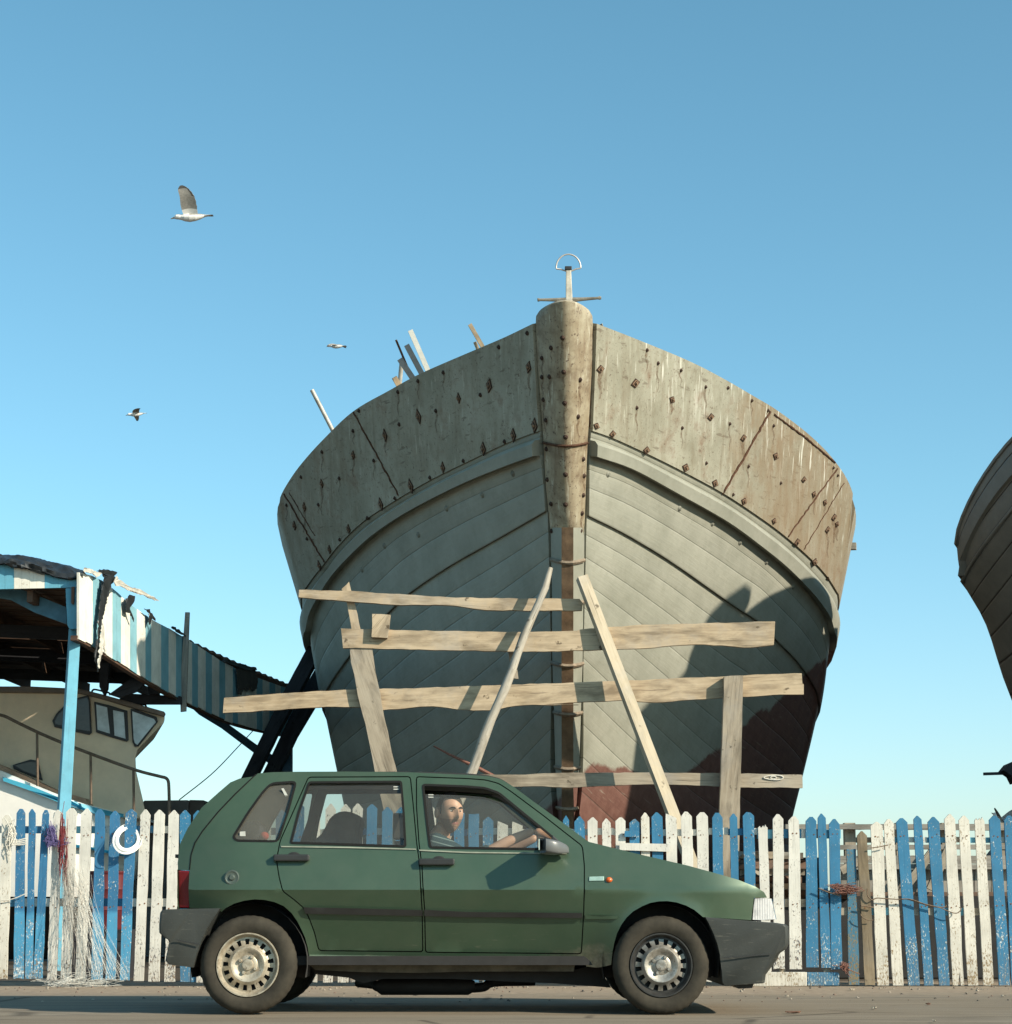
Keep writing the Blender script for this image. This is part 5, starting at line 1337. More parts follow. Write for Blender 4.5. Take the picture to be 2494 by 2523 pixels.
def wheel(wx, wz, s_, y0, rm, edge, front):
    w = bpy.data.objects.new('wheel', None); COL.objects.link(w); w.parent = car; w.location = Vector((wx, y0, wz)) - car.location
    o = Vector((wx, y0, wz)); nseg = 120
    prof = [(.178, .022), (.184, .010), (.205, .0), (.232, -.003), (.252, .004), (.266, .016), (.2745, .034), (.2765, .05), (.2765, .078), (.2765, .105), (.2745, .122), (.266, .14), (.24, .155), (.19, .15), (.178, .135)]
    mb = MB(); mb.lathe([(r, s_ * a) for r, a in prof], o, nseg)
    for i in (4, 5, 6, 7, 8, 9, 10):
        for q in range(nseg):
            if q % 3 == 0:
                vtx = mb.v[i * nseg + q]; d = vtx - o; d2 = Vector((d.x, 0, d.z)); mb.v[i * nseg + q] = vtx - d2.normalized() * (.0022 if i > 4 else .0008)
    for i in range(len(prof)):
        pass
    mb.build('tyre', M['tyre'], w, smooth=35)
    P = [(.180, .014), (.178, .004), (.172, .004), (.167, .016), (.160, .036), (.154, .044), (.145, .043), (.114, .030), (.106, .018), (.096, .008), (.082, .010), (.070, .022), (.056, .024), (.050, .020), (.034, .018), (.030, .006), (.022, .004), (0, .006)]
    ns = 17 if not front else 16
    nseg = ns * 6
    mb = MB(); mb.lathe([(r, s_ * a) for r, a in P], o, nseg, skip=lambda i, q: i in (6,) and q % 6 in (1, 2, 3), mfun=lambda i: 1 if i < (3 if not front else 6) else 0)
    # walls of the vent slots
    for q in range(ns):
        for e, in ((1,), (4,)):
            a = 2 * math.pi * (q * 6 + e) / nseg
            pts = [o + Vector((r * math.cos(a), s_ * y, r * math.sin(a))) for r, y in ((.145, .043), (.114, .030), (.114, .05), (.145, .06))]
            mb.slab(pts, .001, 0, (-math.sin(a), 0, math.cos(a)))
    mb.build('rim', [rm, edge], w, smooth=40)
    mb = MB(); mb.lathe([(.172, s_ * .07), (.06, s_ * .075), (0, s_ * .075)], o, 24); mb.build('brake_drum', M['rubber'], w)
    mb = MB()
    for q in range(4):
        a = math.pi / 4 + q * math.pi / 2 + .3; mb.lathe([(0, s_ * .004), (.008, s_ * .004), (.011, s_ * .012), (.011, s_ * .03)], o + Vector((.049 * math.cos(a), 0, .049 * math.sin(a))), 6)
    mb.build('wheel_bolts', rm, w)
for i, (wx, wz) in enumerate(WHL):
    wheel(wx, wz, 1, .012, rimR if i == 0 else rimF, rimR if i == 0 else rimD, i == 1)
    wheel(wx, wz, -1, 2 * YC - .012, rimR if i == 0 else rimF, rimR if i == 0 else rimD, i == 1)
# seats, steering wheel
def seatback(x, z0, z1, y0, y1, lean, th=.12, head=False):
    mb = MB(); G = []
    for k in range(9):
        t = k / 8; z = z0 + (z1 - z0) * t; xx = x - lean * t; w = (y1 - y0) / 2 * (1 - .18 * t ** 4); yc = (y0 + y1) / 2; d = th / 2 * (1 - .3 * t)
        G.append([Vector((xx + d * math.copysign(abs(math.cos(a)) ** .6, math.cos(a)), yc + w * math.copysign(abs(math.sin(a)) ** .5, math.sin(a)), z)) for a in [2 * math.pi * q / 20 for q in range(21)]])
    ids = mb.grid(G); mb.face(ids[-1][:-1]); mb.face(ids[0][:-1]); mb.build('seat_back', M['seat'], car, smooth=50)
    if head:
        mb = MB(); mb.box((x - lean - .01, (y0 + y1) / 2, z1 + .09), (.08, .24, .15)); mb.box((x - lean, (y0 + y1) / 2, z1), (.02, .16, .06)); mb.build('headrest', M['seat'], car, bevel=.03)
    mb = MB(); mb.box((x + .25, (y0 + y1) / 2, z0 + .03), (.52, y1 - y0, .16)); mb.build('seat_cushion', M['seat'], car, bevel=.05)
seatback(-.55, .42, .985, .18, .64, .07, .12, True); seatback(-.55, .42, .985, .9, 1.36, .08)
# rear bench with its rounded shoulder
mb = MB(); L = [cW(*p) for p in ((800, 760), (840, 690), (905, 640), (960, 590), (1000, 520), (1035, 450), (1080, 405), (1130, 382), (1180, 376), (1240, 384), (1300, 408), (1338, 434), (1334, 500), (1316, 560), (1312, 640), (1314, 760))]
mb.slab([at(*p, .62) for p in L], .36); mb.build('rear_seat_bolster', M['seat'], car, bevel=.03)
mb = MB(); mb.box((-1.12, YC, .72), (.16, 1.16, .46)); mb.build('rear_seat_back', M['seat'], car, bevel=.05)
mb = MB(); mb.box((-.92, YC, .50), (.46, 1.16, .16)); mb.build('rear_seat_cushion', M['seat'], car, bevel=.05)
sc_ = Vector((.26, .40, .91)); sn = Vector((-1, 0, .45)).normalized(); su = Vector((.45, 0, 1)).normalized()
mb = MB(); mb.tube([sc_ + Vector((0, 1, 0)) * .18 * math.cos(a) + su * .18 * math.sin(a) for a in [2 * math.pi * q / 32 for q in range(33)]], .014, 8)
mb.tube([sc_ + Vector((0, .18, 0)), sc_ - Vector((0, .18, 0))], .014, 6); mb.tube([sc_ - sn * .01, sc_ - sn * .3], .02, 8); mb.build('steering_wheel', M['black'], car, smooth=50)
# jacket and bag on the parcel shelf behind the quarter window
bagm = plain('dark_blue_cloth', c(.02, .022, .035), .9, 0, .4, 20)
mb = MB(); ctr = at(*cW(330, 585), .5)
G = [[ctr + Vector((.085 * math.cos(a) * math.sin(b) * (1 + .25 * noise.noise(Vector((a, b, 1)))), .12 * math.sin(a) * math.sin(b), .062 * math.cos(b) * (1 + .5 * noise.noise(Vector((a * 1.7, b * 2, 5)))))) for a in [2 * math.pi * q / 20 for q in range(21)]] for b in [math.pi * q / 12 for q in range(13)]]
mb.grid(G); tag(mb.build('cloth_bag', bagm, None, origin=ctr, smooth=60), 'dark crumpled bag behind the car\'s rear quarter window', 'bag')
mb = MB(); ctr = at(*cW(425, 612), .42); G = [[ctr + Vector((.028 * math.cos(a) * math.sin(b), .03 * math.sin(a) * math.sin(b), .026 * math.cos(b))) for a in [2 * math.pi * q / 14 for q in range(15)]] for b in [math.pi * q / 8 for q in range(9)]]
mb.grid(G); tag(mb.build('cloth_bundle', plain('red_cloth', c(.45, .06, .04), .8), None, origin=ctr, smooth=60), 'small red cloth bundle beside the bag in the car\'s rear quarter window', 'cloth')
mb = MB(); mb.box((-1.62, YC, .895), (.62, 1.24, .02)); mb.build('parcel_shelf', M['seat'], car)

# ------------------------------------------------------------------ the driver
def skin_mesh(joints, bones, sub=2):
    me = bpy.data.meshes.new('tmp'); me.from_pydata([j[0] for j in joints], bones, [])
    o = bpy.data.objects.new('tmp', me); COL.objects.link(o)
    md = o.modifiers.new('s', 'SKIN'); md.use_smooth_shade = True
    sv = me.skin_vertices[0].data
    for i, j in enumerate(joints):
        r = j[1]; sv[i].radius = (r, r) if not isinstance(r, tuple) else r
    sv[0].use_root = True
    sb_ = o.modifiers.new('d', 'SUBSURF'); sb_.levels = sub; sb_.render_levels = sub
    dg = bpy.context.evaluated_depsgraph_get(); dg.update(); ev = o.evaluated_get(dg); em = ev.to_mesh()
    V = [v.co.copy() for v in em.vertices]; Fs = [tuple(p.vertices) for p in em.polygons]
    ev.to_mesh_clear(); bpy.data.objects.remove(o); return V, Fs
def add(mb, VF, m=0):
    b = len(mb.v); mb.v += VF[0]
    for f in VF[1]: mb.face([b + i for i in f], m)
DY = .40
man = thing('person', 'man with short dark hair in a striped teal shirt driving the green car', 'person', (-.42, DY, .45))
hip = Vector((-.44, DY, .50)); J = [(hip, .13), (hip + Vector((-.02, 0, .18)), .125), (hip + Vector((-.01, 0, .36)), (.15, .12)), (Vector((-.40, DY, .99)), .075), (Vector((-.375, DY - .03, 1.06)), .052), (Vector((-.36, DY - .06, 1.10)), .05)]
sl_, sr_ = Vector((-.40, DY + .19, .965)), Vector((-.40, DY - .19, .965))
J += [(sr_, .06), (Vector((-.20, DY - .20, .86)), .045), (Vector((.02, DY - .20, .985)), .034), (Vector((.165, DY - .155, 1.045)), .026), (sl_, .06), (Vector((-.19, DY + .25, .85)), .045), (Vector((.04, DY + .2, .95)), .034), (Vector((.19, DY + .15, 1.02)), .026),
      (Vector((-.42, DY - .1, .47)), .09), (Vector((.0, DY - .13, .60)), .075), (Vector((.18, DY - .12, .34)), .05), (Vector((-.42, DY + .1, .47)), .09), (Vector((.0, DY + .13, .60)), .075), (Vector((.18, DY + .12, .34)), .05)]
Bn = [(0, 1), (1, 2), (2, 3), (3, 4), (4, 5), (2, 6), (6, 7), (7, 8), (8, 9), (2, 10), (10, 11), (11, 12), (12, 13), (0, 14), (14, 15), (15, 16), (0, 17), (17, 18), (18, 19)]
skin = NT('driver_skin'); sv_ = skin.coord('Object'); skin.fin(skin.ramp(skin.noise(sv_, 14, 5, .6), [(.3, c(.50, .285, .185)), (.7, c(.60, .36, .245))]), .5)  # even warm skin tone with slight random variation
hairm = plain('dark_hair', c(.025, .018, .014), .8, 0, .4, 60); lipm = plain('lips', c(.33, .14, .11), .5); eyem = plain('eye_dark', c(.03, .02, .015), .3); eyew = plain('eye_white', c(.6, .56, .5), .4)
mb = MB(); add(mb, skin_mesh(J, Bn), 0)
# hands closed on the wheel rim: palm, four bent fingers and a thumb each
for wpos, sd in ((Vector((.165, DY - .155, 1.045)), -1), (Vector((.19, DY + .15, 1.02)), 1)):
    rim_ = sc_ + Vector((0, sd * .15, 0)) + su * .10
    pm = wpos.lerp(rim_, .55)
    hj = [(wpos, .024), (pm, .028)]; hbn = [(0, 1)]
    for k, ln in enumerate((.9, 1.0, .95, .78)):
        b = rim_ + su * (.03 - .02 * k) + Vector((.0, sd * .004, 0)); i = len(hj)
        hj += [(b + Vector((-.012, 0, .018)) * ln, .0095), (b + Vector((.018, 0, .016)) * ln, .009), (b + Vector((.024, 0, -.012)) * ln, .008), (b + Vector((.006, 0, -.024)) * ln, .007)]
        hbn += [(1, i), (i, i + 1), (i + 1, i + 2), (i + 2, i + 3)]
    i = len(hj); hj += [(pm + Vector((.01, -sd * .026, .012)), .011), (rim_ + Vector((-.012, -sd * .030, .012)), .009), (rim_ + Vector((-.002, -sd * .034, -.012)), .008)]; hbn += [(1, i), (i, i + 1), (i + 1, i + 2)]
    add(mb, skin_mesh(hj, hbn, 1), 0)
# head, turned towards the camera
hc = Vector((-.335, DY - .07, 1.155)); yaw = R(-62)          # local +x is the face
HR = Matrix.Rotation(yaw, 3, 'Z') @ Matrix.Rotation(R(6), 3, 'Y')
def headpt(th, ph):
    """th around (0 = face), ph from chin (-90) to crown (90)"""
    cz = math.sin(ph); cr = math.cos(ph)
    x = .098 * cr * math.cos(th); y = .076 * cr * math.sin(th); z = .122 * cz
    f = max(0, math.cos(th))
    if z < -.02:
        k = (-.02 - z) / .1; y *= 1 - .28 * k; x = x * (1 - .12 * k) + .012 * k * (1 if math.cos(th) > 0 else -1.2)
    if z < -.05 and math.cos(th) < -.2: x *= .72
    g = lambda zz, tt, sz, st: math.exp(-((z - zz) / sz) ** 2 - ((th - tt) / st) ** 2)
    x += .026 * g(-.022, 0, .017, .13) + .014 * g(.006, 0, .026, .09)                         # nose
    x -= .009 * (g(.014, .36, .013, .17) + g(.014, -.36, .013, .17))                        # sockets
    x += .007 * (g(.036, .36, .010, .3) + g(.036, -.36, .010, .3))                          # brows
    x += .005 * g(-.060, 0, .010, .2) - .006 * g(-.050, 0, .006, .3) + .010 * g(-.098, 0, .02, .3)   # mouth, chin
    x += .005 * (g(-.015, .62, .022, .2) + g(-.015, -.62, .022, .2))
    return Vector((x, y, z))
NTH, NPH = 56, 44; G = [[hc + HR @ headpt(-math.pi + 2 * math.pi * i / NTH, -math.pi / 2 * .995 + math.pi * .995 * j / NPH) for i in range(NTH + 1)] for j in range(NPH + 1)]
idx = [[mb.vert(p) for p in r] for r in G]
for j in range(NPH):
    for i in range(NTH):
        th = -math.pi + 2 * math.pi * (i + .5) / NTH; z = .122 * math.sin(-math.pi / 2 + math.pi * (j + .5) / NPH)
        m = 0
        if abs(th) < .32 and -.068 < z < -.050: m = 1
        elif (z < -.038 and abs(th) < 1.5 and (abs(th) > .34 or z < -.07)) or (abs(th) < .4 and -.048 < z < -.036): m = 2
        mb.face([idx[j][i], idx[j][i + 1], idx[j + 1][i + 1], idx[j + 1][i]], m)
for s_ in (1, -1):                                                # ears
    ec = hc + HR @ Vector((-.008, s_ * .077, -.004)); ring = []
    G = [[ec + HR @ Vector((.018 * math.cos(a) * math.sin(b) - .006 * math.cos(b), s_ * (.010 * math.cos(b) + .006), .032 * math.sin(a) * math.sin(b))) for a in [2 * math.pi * q / 12 for q in range(13)]] for b in [math.pi * q / 6 for q in range(7)]]
    mb.grid(G)
mb.build('body', [skin.m, lipm, plain('stubble_skin', c(.34, .205, .14), .7, 0, .15, 90)], man, smooth=60)
mb = MB()
for s_ in (1, -1):
    e = headpt(s_ * .36, math.asin(.014 / .122)); ctr = hc + HR @ (e + Vector((-.004, 0, 0)))
    G = [[ctr + HR @ Vector((.009 * math.cos(b), .014 * math.cos(a) * math.sin(b), .0065 * math.sin(a) * math.sin(b))) for a in [2 * math.pi * q / 10 for q in range(11)]] for b in [math.pi / 2 * q / 4 for q in range(5)]]; mb.grid(G, 1)
    ctr = ctr + HR @ Vector((.006, 0, 0)); G = [[ctr + HR @ Vector((.0045 * math.cos(b), .0055 * math.cos(a) * math.sin(b), .0055 * math.sin(a) * math.sin(b))) for a in [2 * math.pi * q / 10 for q in range(11)]] for b in [math.pi / 2 * q / 3 for q in range(4)]]; mb.grid(G, 0)
mb.build('eyes', [eyem, eyew], man, smooth=60)
mb = MB()
for s_ in (1, -1):
    mb.tube([hc + HR @ (headpt(s_ * t, math.asin(z / .122)) + Vector((.002, 0, 0))) for t, z in ((.14, .030), (.28, .036), (.45, .036), (.62, .029))], [.003, .005, .0045, .002], 6)
mb.build('eyebrows', hairm, man, smooth=60)
mb = MB(); G = []
for j in range(19):
    row = []
    for i in range(57):
        th = -math.pi + 2 * math.pi * i / 56; line = -.045 if abs(th) > 2.0 else (.03 if abs(th) > 1.15 else .084)
        if 1.15 < abs(th) < 1.45: line = -.01
        ph0 = math.asin(max(-.98, min(.98, line / .122))); ph = ph0 + (math.pi / 2 - ph0) * j / 18
        p = headpt(th, ph); row.append(hc + HR @ (p * (1.0 + (.035 if j else .0) + .012 * noise.noise(Vector((th * 5, ph * 6, 2))))))
    G.append(row)
mb.grid(G); mb.build('hair', hairm, man, smooth=60)
# striped short-sleeved shirt
sh = NT('teal_striped_shirt'); pv = sh.coord('Pos'); z = sh.sep(pv)[2]; x = sh.sep(pv)[0]
w = sh.math('SINE', sh.math('ADD', sh.math('MULTIPLY', z, 190.), sh.math('MULTIPLY', x, 50.)))
sh.fin(sh.mix(sh.ramp(w, [(.75, 0.), (.9, 1.)]), c(.022, .05, .055), c(.17, .23, .22)), .9)
VJ = [(hip, .145), (hip + Vector((-.02, 0, .18)), .145), (hip + Vector((-.01, 0, .36)), (.172, .14)), (Vector((-.405, DY, .985)), .088), (Vector((-.385, DY - .01, 1.035)), .066), (sr_, .075), (sr_.lerp(Vector((-.20, DY - .20, .86)), .5), .064), (Vector((-.20, DY - .20, .86)), .058), (Vector((-.07, DY - .19, .94)), .05), (sl_, .075), (Vector((-.19, DY + .25, .85)), .058), (Vector((-.07, DY + .23, .92)), .05)]
mb = MB(); add(mb, skin_mesh(VJ, [(0, 1), (1, 2), (2, 3), (3, 4), (2, 5), (5, 6), (6, 7), (7, 8), (2, 9), (9, 10), (10, 11)])); mb.build('shirt', sh.m, man, smooth=60)
TJ = [(hip, .15), (Vector((-.42, DY - .1, .47)), .105), (Vector((.0, DY - .13, .60)), .088), (Vector((.18, DY - .12, .34)), .062), (Vector((-.42, DY + .1, .47)), .105), (Vector((.0, DY + .13, .60)), .088), (Vector((.18, DY + .12, .34)), .062)]
mb = MB(); add(mb, skin_mesh(TJ, [(0, 1), (1, 2), (2, 3), (0, 4), (4, 5), (5, 6)])); mb.build('trousers', plain('dark_trousers', c(.03, .03, .035), .9), man, smooth=60)
# ------------------------------------------------------------------ open shed on the left
shed = thing('open_shed', 'ramshackle open boat shed with blue and white striped fascia and torn black tarpaulin', 'shed', (-4.4, 8.7, 0))
XA, YA_, XB, YB_ = -4.32, 8.7, -3.03, 17.4
def dY(Y): return Y + .12 * (Y - CAM.y)                # measured depths were a little short
def fasY(px, py):
    lo, hi = 8.4, 19
    for _ in range(40):
        m = (lo + hi) / 2; x = at(px, py, m).x; l = XA + (m - YA_) * (XB - XA) / (YB_ - YA_)
        # further away the sight line moves outwards faster than the fascia does
        if x < l: hi = m
        else: lo = m
    return (lo + hi) / 2
ps = lambda L, Y: [at(*cS(x, y), dY(Y)) for x, y in L]
def pl_y(pl, x):
    for (x0, y0), (x1, y1) in zip(pl, pl[1:]):
        if x <= x1: return y0 + (y1 - y0) * (x - x0) / (x1 - x0)
    return pl[-1][1]
TOP = [(460, 168), (540, 186), (600, 215), (680, 278), (760, 350), (830, 402), (900, 450), (1000, 502), (1080, 550), (1200, 622), (1300, 690), (1400, 738), (1500, 782), (1620, 826), (1745, 870)]
BOT = [(460, 556), (520, 585), (580, 620), (660, 672), (740, 722), (800, 762), (870, 802), (960, 855), (1060, 912), (1130, 946), (1200, 976), (1310, 1030), (1400, 1062), (1500, 1090), (1620, 1116), (1745, 1137)]
nrm = Vector((-(YB_ - YA_), XB - XA, 0)).normalized()
cuts = [(465, 'W'), (505, 'W'), (545, 'B'), (596, 'W'), (628, 'W'), (661, 'B'), (686, 'B'), (712, 'W'), (738, 'W'), (765, 'B'), (805, 'W'), (830, 'W'), (856, 'B'), (890, 'W'), (920, 'W'), (948, 'B'), (992, 'W'), (1035, 'B'), (1096, 'W'), (1130, 'B'), (1165, 'W'), (1190, 'W'),
        (1210, 'B'), (1247, 'W'), (1290, 'B'), (1325, 'W'), (1370, 'B'), (1400, 'W'), (1450, 'W'), (1510, 'B'), (1545, 'W'), (1585, 'B'), (1620, 'W'), (1652, 'B'), (1700, 'B'), (1745, '')]
mb = MB()
def fpt(x, y, out=0):
    q = cS(x, y); qt = cS(x, pl_y(TOP, x)); Y = fasY(*qt); p = at(*q, Y); return p - nrm * out
for (x0, k), (x1, _) in zip(cuts, cuts[1:]):
    jb = rnd.uniform(-4, 4); jt = rnd.uniform(-2, 2)
    p = [fpt(x0 + .8, pl_y(TOP, x0) + jt), fpt(x1, pl_y(TOP, x1) + jt), fpt(x1, pl_y(BOT, x1) + jb), fpt(x0 + .8, pl_y(BOT, x0) + jb)]
    mb.slab(p, .025, 0 if k == 'W' else 1, nrm)
mb.build('side_fascia', [M['shedwhite'], M['shedblue2']], shed)
mb = MB()
fc = [(-620, 'B'), (-520, 'W'), (-430, 'W'), (-340, 'B'), (-250, 'B'), (-170, 'W'), (-90, 'W'), (-40, 'B'), (28, 'B'), (82, 'W'), (128, 'W'), (172, 'W'), (216, 'W'), (262, 'B'), (342, 'B'), (398, 'B'), (458, '')]
for (x0, k), (x1, _) in zip(fc, fc[1:]):
    ty = lambda x: 96 + (x + 20) * .2; by = lambda x: 266 - x * .022
    mb.slab([at(*cS(x, y), dY(6.46)) for x, y in ((x0 + .8, ty(x0)), (x1, ty(x1)), (x1, by(x1)), (x0 + .8, by(x0)))], .03, 0 if k == 'W' else 1)
mb.build('front_fascia', [M['shedwhite'], M['shedblue']], shed)
# roof boards run across, some missing
for i in range(28):
    y0 = 8.75 + i * .31; y1 = y0 + .31 - (.004 if i not in (12, 15, 19) else .05); xr = XA + (y0 - YA_) * (XB - XA) / (YB_ - YA_) - .04
    z = 3.85 - .012 * (y0 - 8.7) - .05 * math.sin((y0 - 8.7) / 8.7 * math.pi)
    mb = MB(); mb.slab([(-10.6, y0, z + .3 + rnd.uniform(-.02, .02)), (xr, y0, z), (xr, y1, z), (-10.6, y1, z + .3)], .035, 0, (0, 0, 1)); mb.build('roof_board', M['brownwood'], shed)
for i in range(7):
    x = -4.9 - i * .85; mb = MB(); mb.bar((x, 8.8, 3.76 + .05 * i), (x + .6, 17.2, 3.62 + .05 * i), .06, .12); mb.build('rafter', M['brownwood'], shed)
for y in (10.6, 13.0, 15.3):
    xr = XA + (y - YA_) * (XB - XA) / (YB_ - YA_) - .05
    mb = MB(); mb.bar((-10.6, y, 3.85), (xr, y, 3.58), .09, .14); mb.build('tie_beam', M['darkwood'], shed)
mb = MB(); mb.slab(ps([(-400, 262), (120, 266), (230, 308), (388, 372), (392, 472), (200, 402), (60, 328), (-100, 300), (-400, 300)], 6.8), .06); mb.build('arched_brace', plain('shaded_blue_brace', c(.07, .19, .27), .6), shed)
mb = MB(); mb.slab(ps([(385, 262), (464, 258), (466, 478), (456, 498), (410, 503), (396, 480), (390, 380)], 6.44), .06); mb.build('post_head', M['shedblue'], shed, bevel=.006)
mb = MB(); mb.slab(ps([(420, 252), (437, 252), (434, 352), (426, 356), (418, 350)], 6.40), .03); mb.build('batten', M['brownwood'], shed)
mb = MB(); mb.slab(ps([(448, 492), (468, 490), (468, 575), (455, 545), (446, 520)], 6.45), .04); mb.build('batten', M['brownwood'], shed)
pt = at(*cS(440, 500), dY(6.55)); pb = at(*cS(374, 1600), dY(6.55)); d = pb - pt; pb = pt + d * (pt.z / (pt.z - pb.z))
mb = MB(); mb.bar(pt, pb, .106, .106, up=(.42, -1, 0), w1=.13, h1=.13); mb.build('post', M['shedblue'], shed, bevel=.006)
for X, Y in ((-3.1, 17.0), (-10.2, 8.8), (-10.2, 17)):
    mb = MB(); mb.bar((X, Y, 0), (X, Y, 3.3), .14, .14, up=(0, 1, 0)); mb.build('post', M['darkblue'], shed)
YBm = fasY(*cS(1085, 560)) - .12
mb = MB(); mb.slab([at(*cS(x, y), YBm) for x, y in [(1089, 402), (1114, 402), (1108, 560), (1104, 700), (1098, 860), (1094, 984), (1062, 988), (1060, 860), (1072, 640), (1082, 500)]], .05); mb.build('upright_board', M['slatwood'], shed)
def dk(L, Y, th, m): 
    mb = MB(); mb.slab(ps(L, Y), th); mb.build('brace', m, shed)
dk([(1098, 938), (1310, 1036), (1515, 1185), (1716, 1315), (1716, 1348), (1640, 1334), (1488, 1226), (1300, 1084), (1170, 1005)], 13.6, .1, M['darkblue'])
dk([(1678, 1120), (1718, 1135), (1716, 2040), (1682, 2040)], 13.75, .12, M['darkblue'])
dk([(640, 885), (760, 800), (868, 802), (800, 868), (700, 905)], 8.4, .08, M['darkwood'])
dk([(748, 880), (1062, 896), (1062, 942), (736, 942), (690, 920)], 9.3, .1, M['darkwood'])
dk([(866, 800), (934, 840), (934, 885), (870, 882)], 9.2, .1, M['darkwood'])
dk([(586, 700), (640, 700), (630, 850), (612, 894), (584, 840)], 8.8, .1, M['darkwood'])
mb = MB()
bp = [fpt(x, pl_y(BOT, x) - 4, -.05) for x in range(462, 1746, 60)]
for a, b in zip(bp, bp[1:]): mb.bar(a, b, .07, .05)
mb.build('soffit_beam', M['brownwood'], shed)
# crumpled tarpaulin along the front edge, torn plastic at the corner
mb = MB(); G = []
te = [(-620, -40), (-60, 46), (0, 58), (70, 62), (150, 76), (230, 80), (300, 98), (390, 116), (440, 140), (486, 160)]; be = [(-620, 40), (-60, 110), (0, 122), (150, 146), (300, 182), (380, 196), (440, 200), (486, 192)]
for j in range(11):
    v = j / 10; row = []
    for i in range(90):
        x = -620 + 1106 * i / 89; y = pl_y(te, x) * (1 - v) + pl_y(be, x) * v
        n = noise.fractal(Vector((x * .0065 + v * .9, v * 5.5, 1.7)), 1, 2, 4); n2 = noise.noise(Vector((x * .03, v * 9, 9)))
        p = at(*cS(x, y + (7 * noise.noise(Vector((x * .05, 3, 0))) if j in (0, 10) else 0)), dY(6.40 + .35 * (1 - v) ** 2))
        row.append(p + Vector((0, -.045 * n - .02 * n2, .03 * n)))
    G.append(row)
mb.grid(G); back = [[p + Vector((0, .02, -.01)) for p in r] for r in G]; mb.grid(back)
mb.grid([G[0], [p + Vector((0, 1.6, -.1)) for p in G[0]]])
mb.build('tarpaulin', M['tarp'], shed, smooth=25)
def rag(L, out, m, nm='torn_plastic', th=.006):
    mb = MB(); pts = []
    L = rough(L, 5, 14)
    for i, (x, y) in enumerate(L):
        xx = max(466, min(1740, x)); q = cS(x, y); Y = fasY(*cS(xx, pl_y(TOP, xx)))
        p = at(*q, Y) - nrm * 0
        pts.append(p + Vector((out + rnd.uniform(-.008, .008), -.02, 0)))
    mb.slab(pts, th, 0, nrm); mb.build(nm, m, shed)
rag([(575, 160), (645, 192), (656, 210), (626, 240), (612, 290), (600, 330), (575, 420), (562, 500), (556, 560), (556, 640), (548, 690), (551, 752), (543, 755), (534, 705), (522, 690), (526, 640), (545, 545), (549, 430), (560, 350), (570, 260), (580, 215)], .06, M['tarp'])
rag([(552, 470), (560, 480), (566, 560), (574, 640), (566, 640), (556, 580), (552, 640), (540, 700), (532, 735), (528, 690), (540, 600)], .09, M['tarpw'])
rag([(630, 190), (655, 215), (720, 258), (770, 268), (810, 292), (860, 318), (888, 338), (862, 336), (800, 306), (740, 290), (690, 272), (655, 248), (632, 250), (620, 225)], .1, M['tarpw'])
rag([(470, 140), (510, 150), (548, 168), (590, 165), (560, 190), (540, 200), (520, 175), (470, 170)], .05, M['tarpw'])
rag([(540, 160), (580, 150), (655, 165), (659, 172), (640, 196), (600, 190)], .06, M['tarp'])
rag([(708, 335), (735, 300), (765, 308), (757, 350), (738, 378), (748, 425), (760, 462), (752, 452), (738, 410), (716, 404)], .06, M['tarp'])
rag([(818, 382), (850, 385), (880, 430), (886, 455), (868, 440), (852, 480), (848, 440), (850, 410)], .06, M['tarp'])
rag([(1376, 735), (1440, 720), (1480, 735), (1490, 770), (1500, 800), (1496, 850), (1470, 870), (1450, 840), (1440, 870), (1420, 850), (1400, 890), (1384, 880), (1380, 800)], .04, plain('dirty_rag', c(.05, .042, .033), .9, 0, .4, 10))
rag([(1280, 690), (1300, 676), (1340, 695), (1390, 706), (1480, 728), (1484, 745), (1420, 742), (1340, 712)], .06, M['tarp'])
rag([(980, 490), (1000, 488), (1080, 540), (1078, 548), (1030, 530)], .05, M['tarp'])

# cable from the shed to the ground
mb = MB(); mb.tube(smoothpl([at(*cS(1497, 1090), dY(13.4)), at(*cS(1400, 1195), dY(12.6)), at(*cS(1250, 1350), dY(11.6)), at(*cS(1055, 1506), dY(10.6))], 20), .007, 5)
tag(mb.build('cable', M['black'], None, origin=at(*cS(1055, 1506), dY(10.6))), 'thin dark cable sagging down from the shed\'s far end', 'cable')

# ------------------------------------------------------------------ white cabin boat under the shed
cab = thing('cabin_boat', 'white motor boat with beige wheelhouse and blue rubbing strip, parked under the shed', 'boat', (-4.7, 11.8, 0))
beige = plain('beige_cabin_paint', c(.70, .56, .39), .6, 0, .12, 3); white = plain('white_boat_paint', c(.78, .76, .71), .5, 0, .06, 4)
pane = plain('pale_grey_window_glass', c(.42, .47, .48), .18, 0, .35, 5); panedk = plain('dark_window_glass', c(.045, .037, .032), .12)  # pale panes carry a blue-grey tone in their colour
bluer = plain('bright_blue_strip', c(.06, .36, .52), .5, 0, .1)
mb = MB(); mb.slab(ps([(-420, 855), (180, 852), (380, 868), (475, 868), (600, 900), (760, 948), (962, 1002), (970, 1018), (968, 1050), (880, 1140), (812, 1212), (798, 1262), (802, 1340), (840, 1500), (866, 1620), (-420, 1560)], 9.3), 2.3, 0, (-.22, 1, 0)); mb.build('wheelhouse', beige, cab, bevel=.03)
mb = MB(); mb.slab(ps([(-420, 838), (180, 838), (470, 852), (600, 884), (966, 986), (976, 1000), (970, 1016), (760, 958), (600, 910), (470, 878), (-420, 866)], 9.22), 2.45, 0, (-.22, 1, 0)); mb.build('cabin_roof', plain('brown_grey_trim', c(.16, .12, .09), .6), cab, bevel=.012)
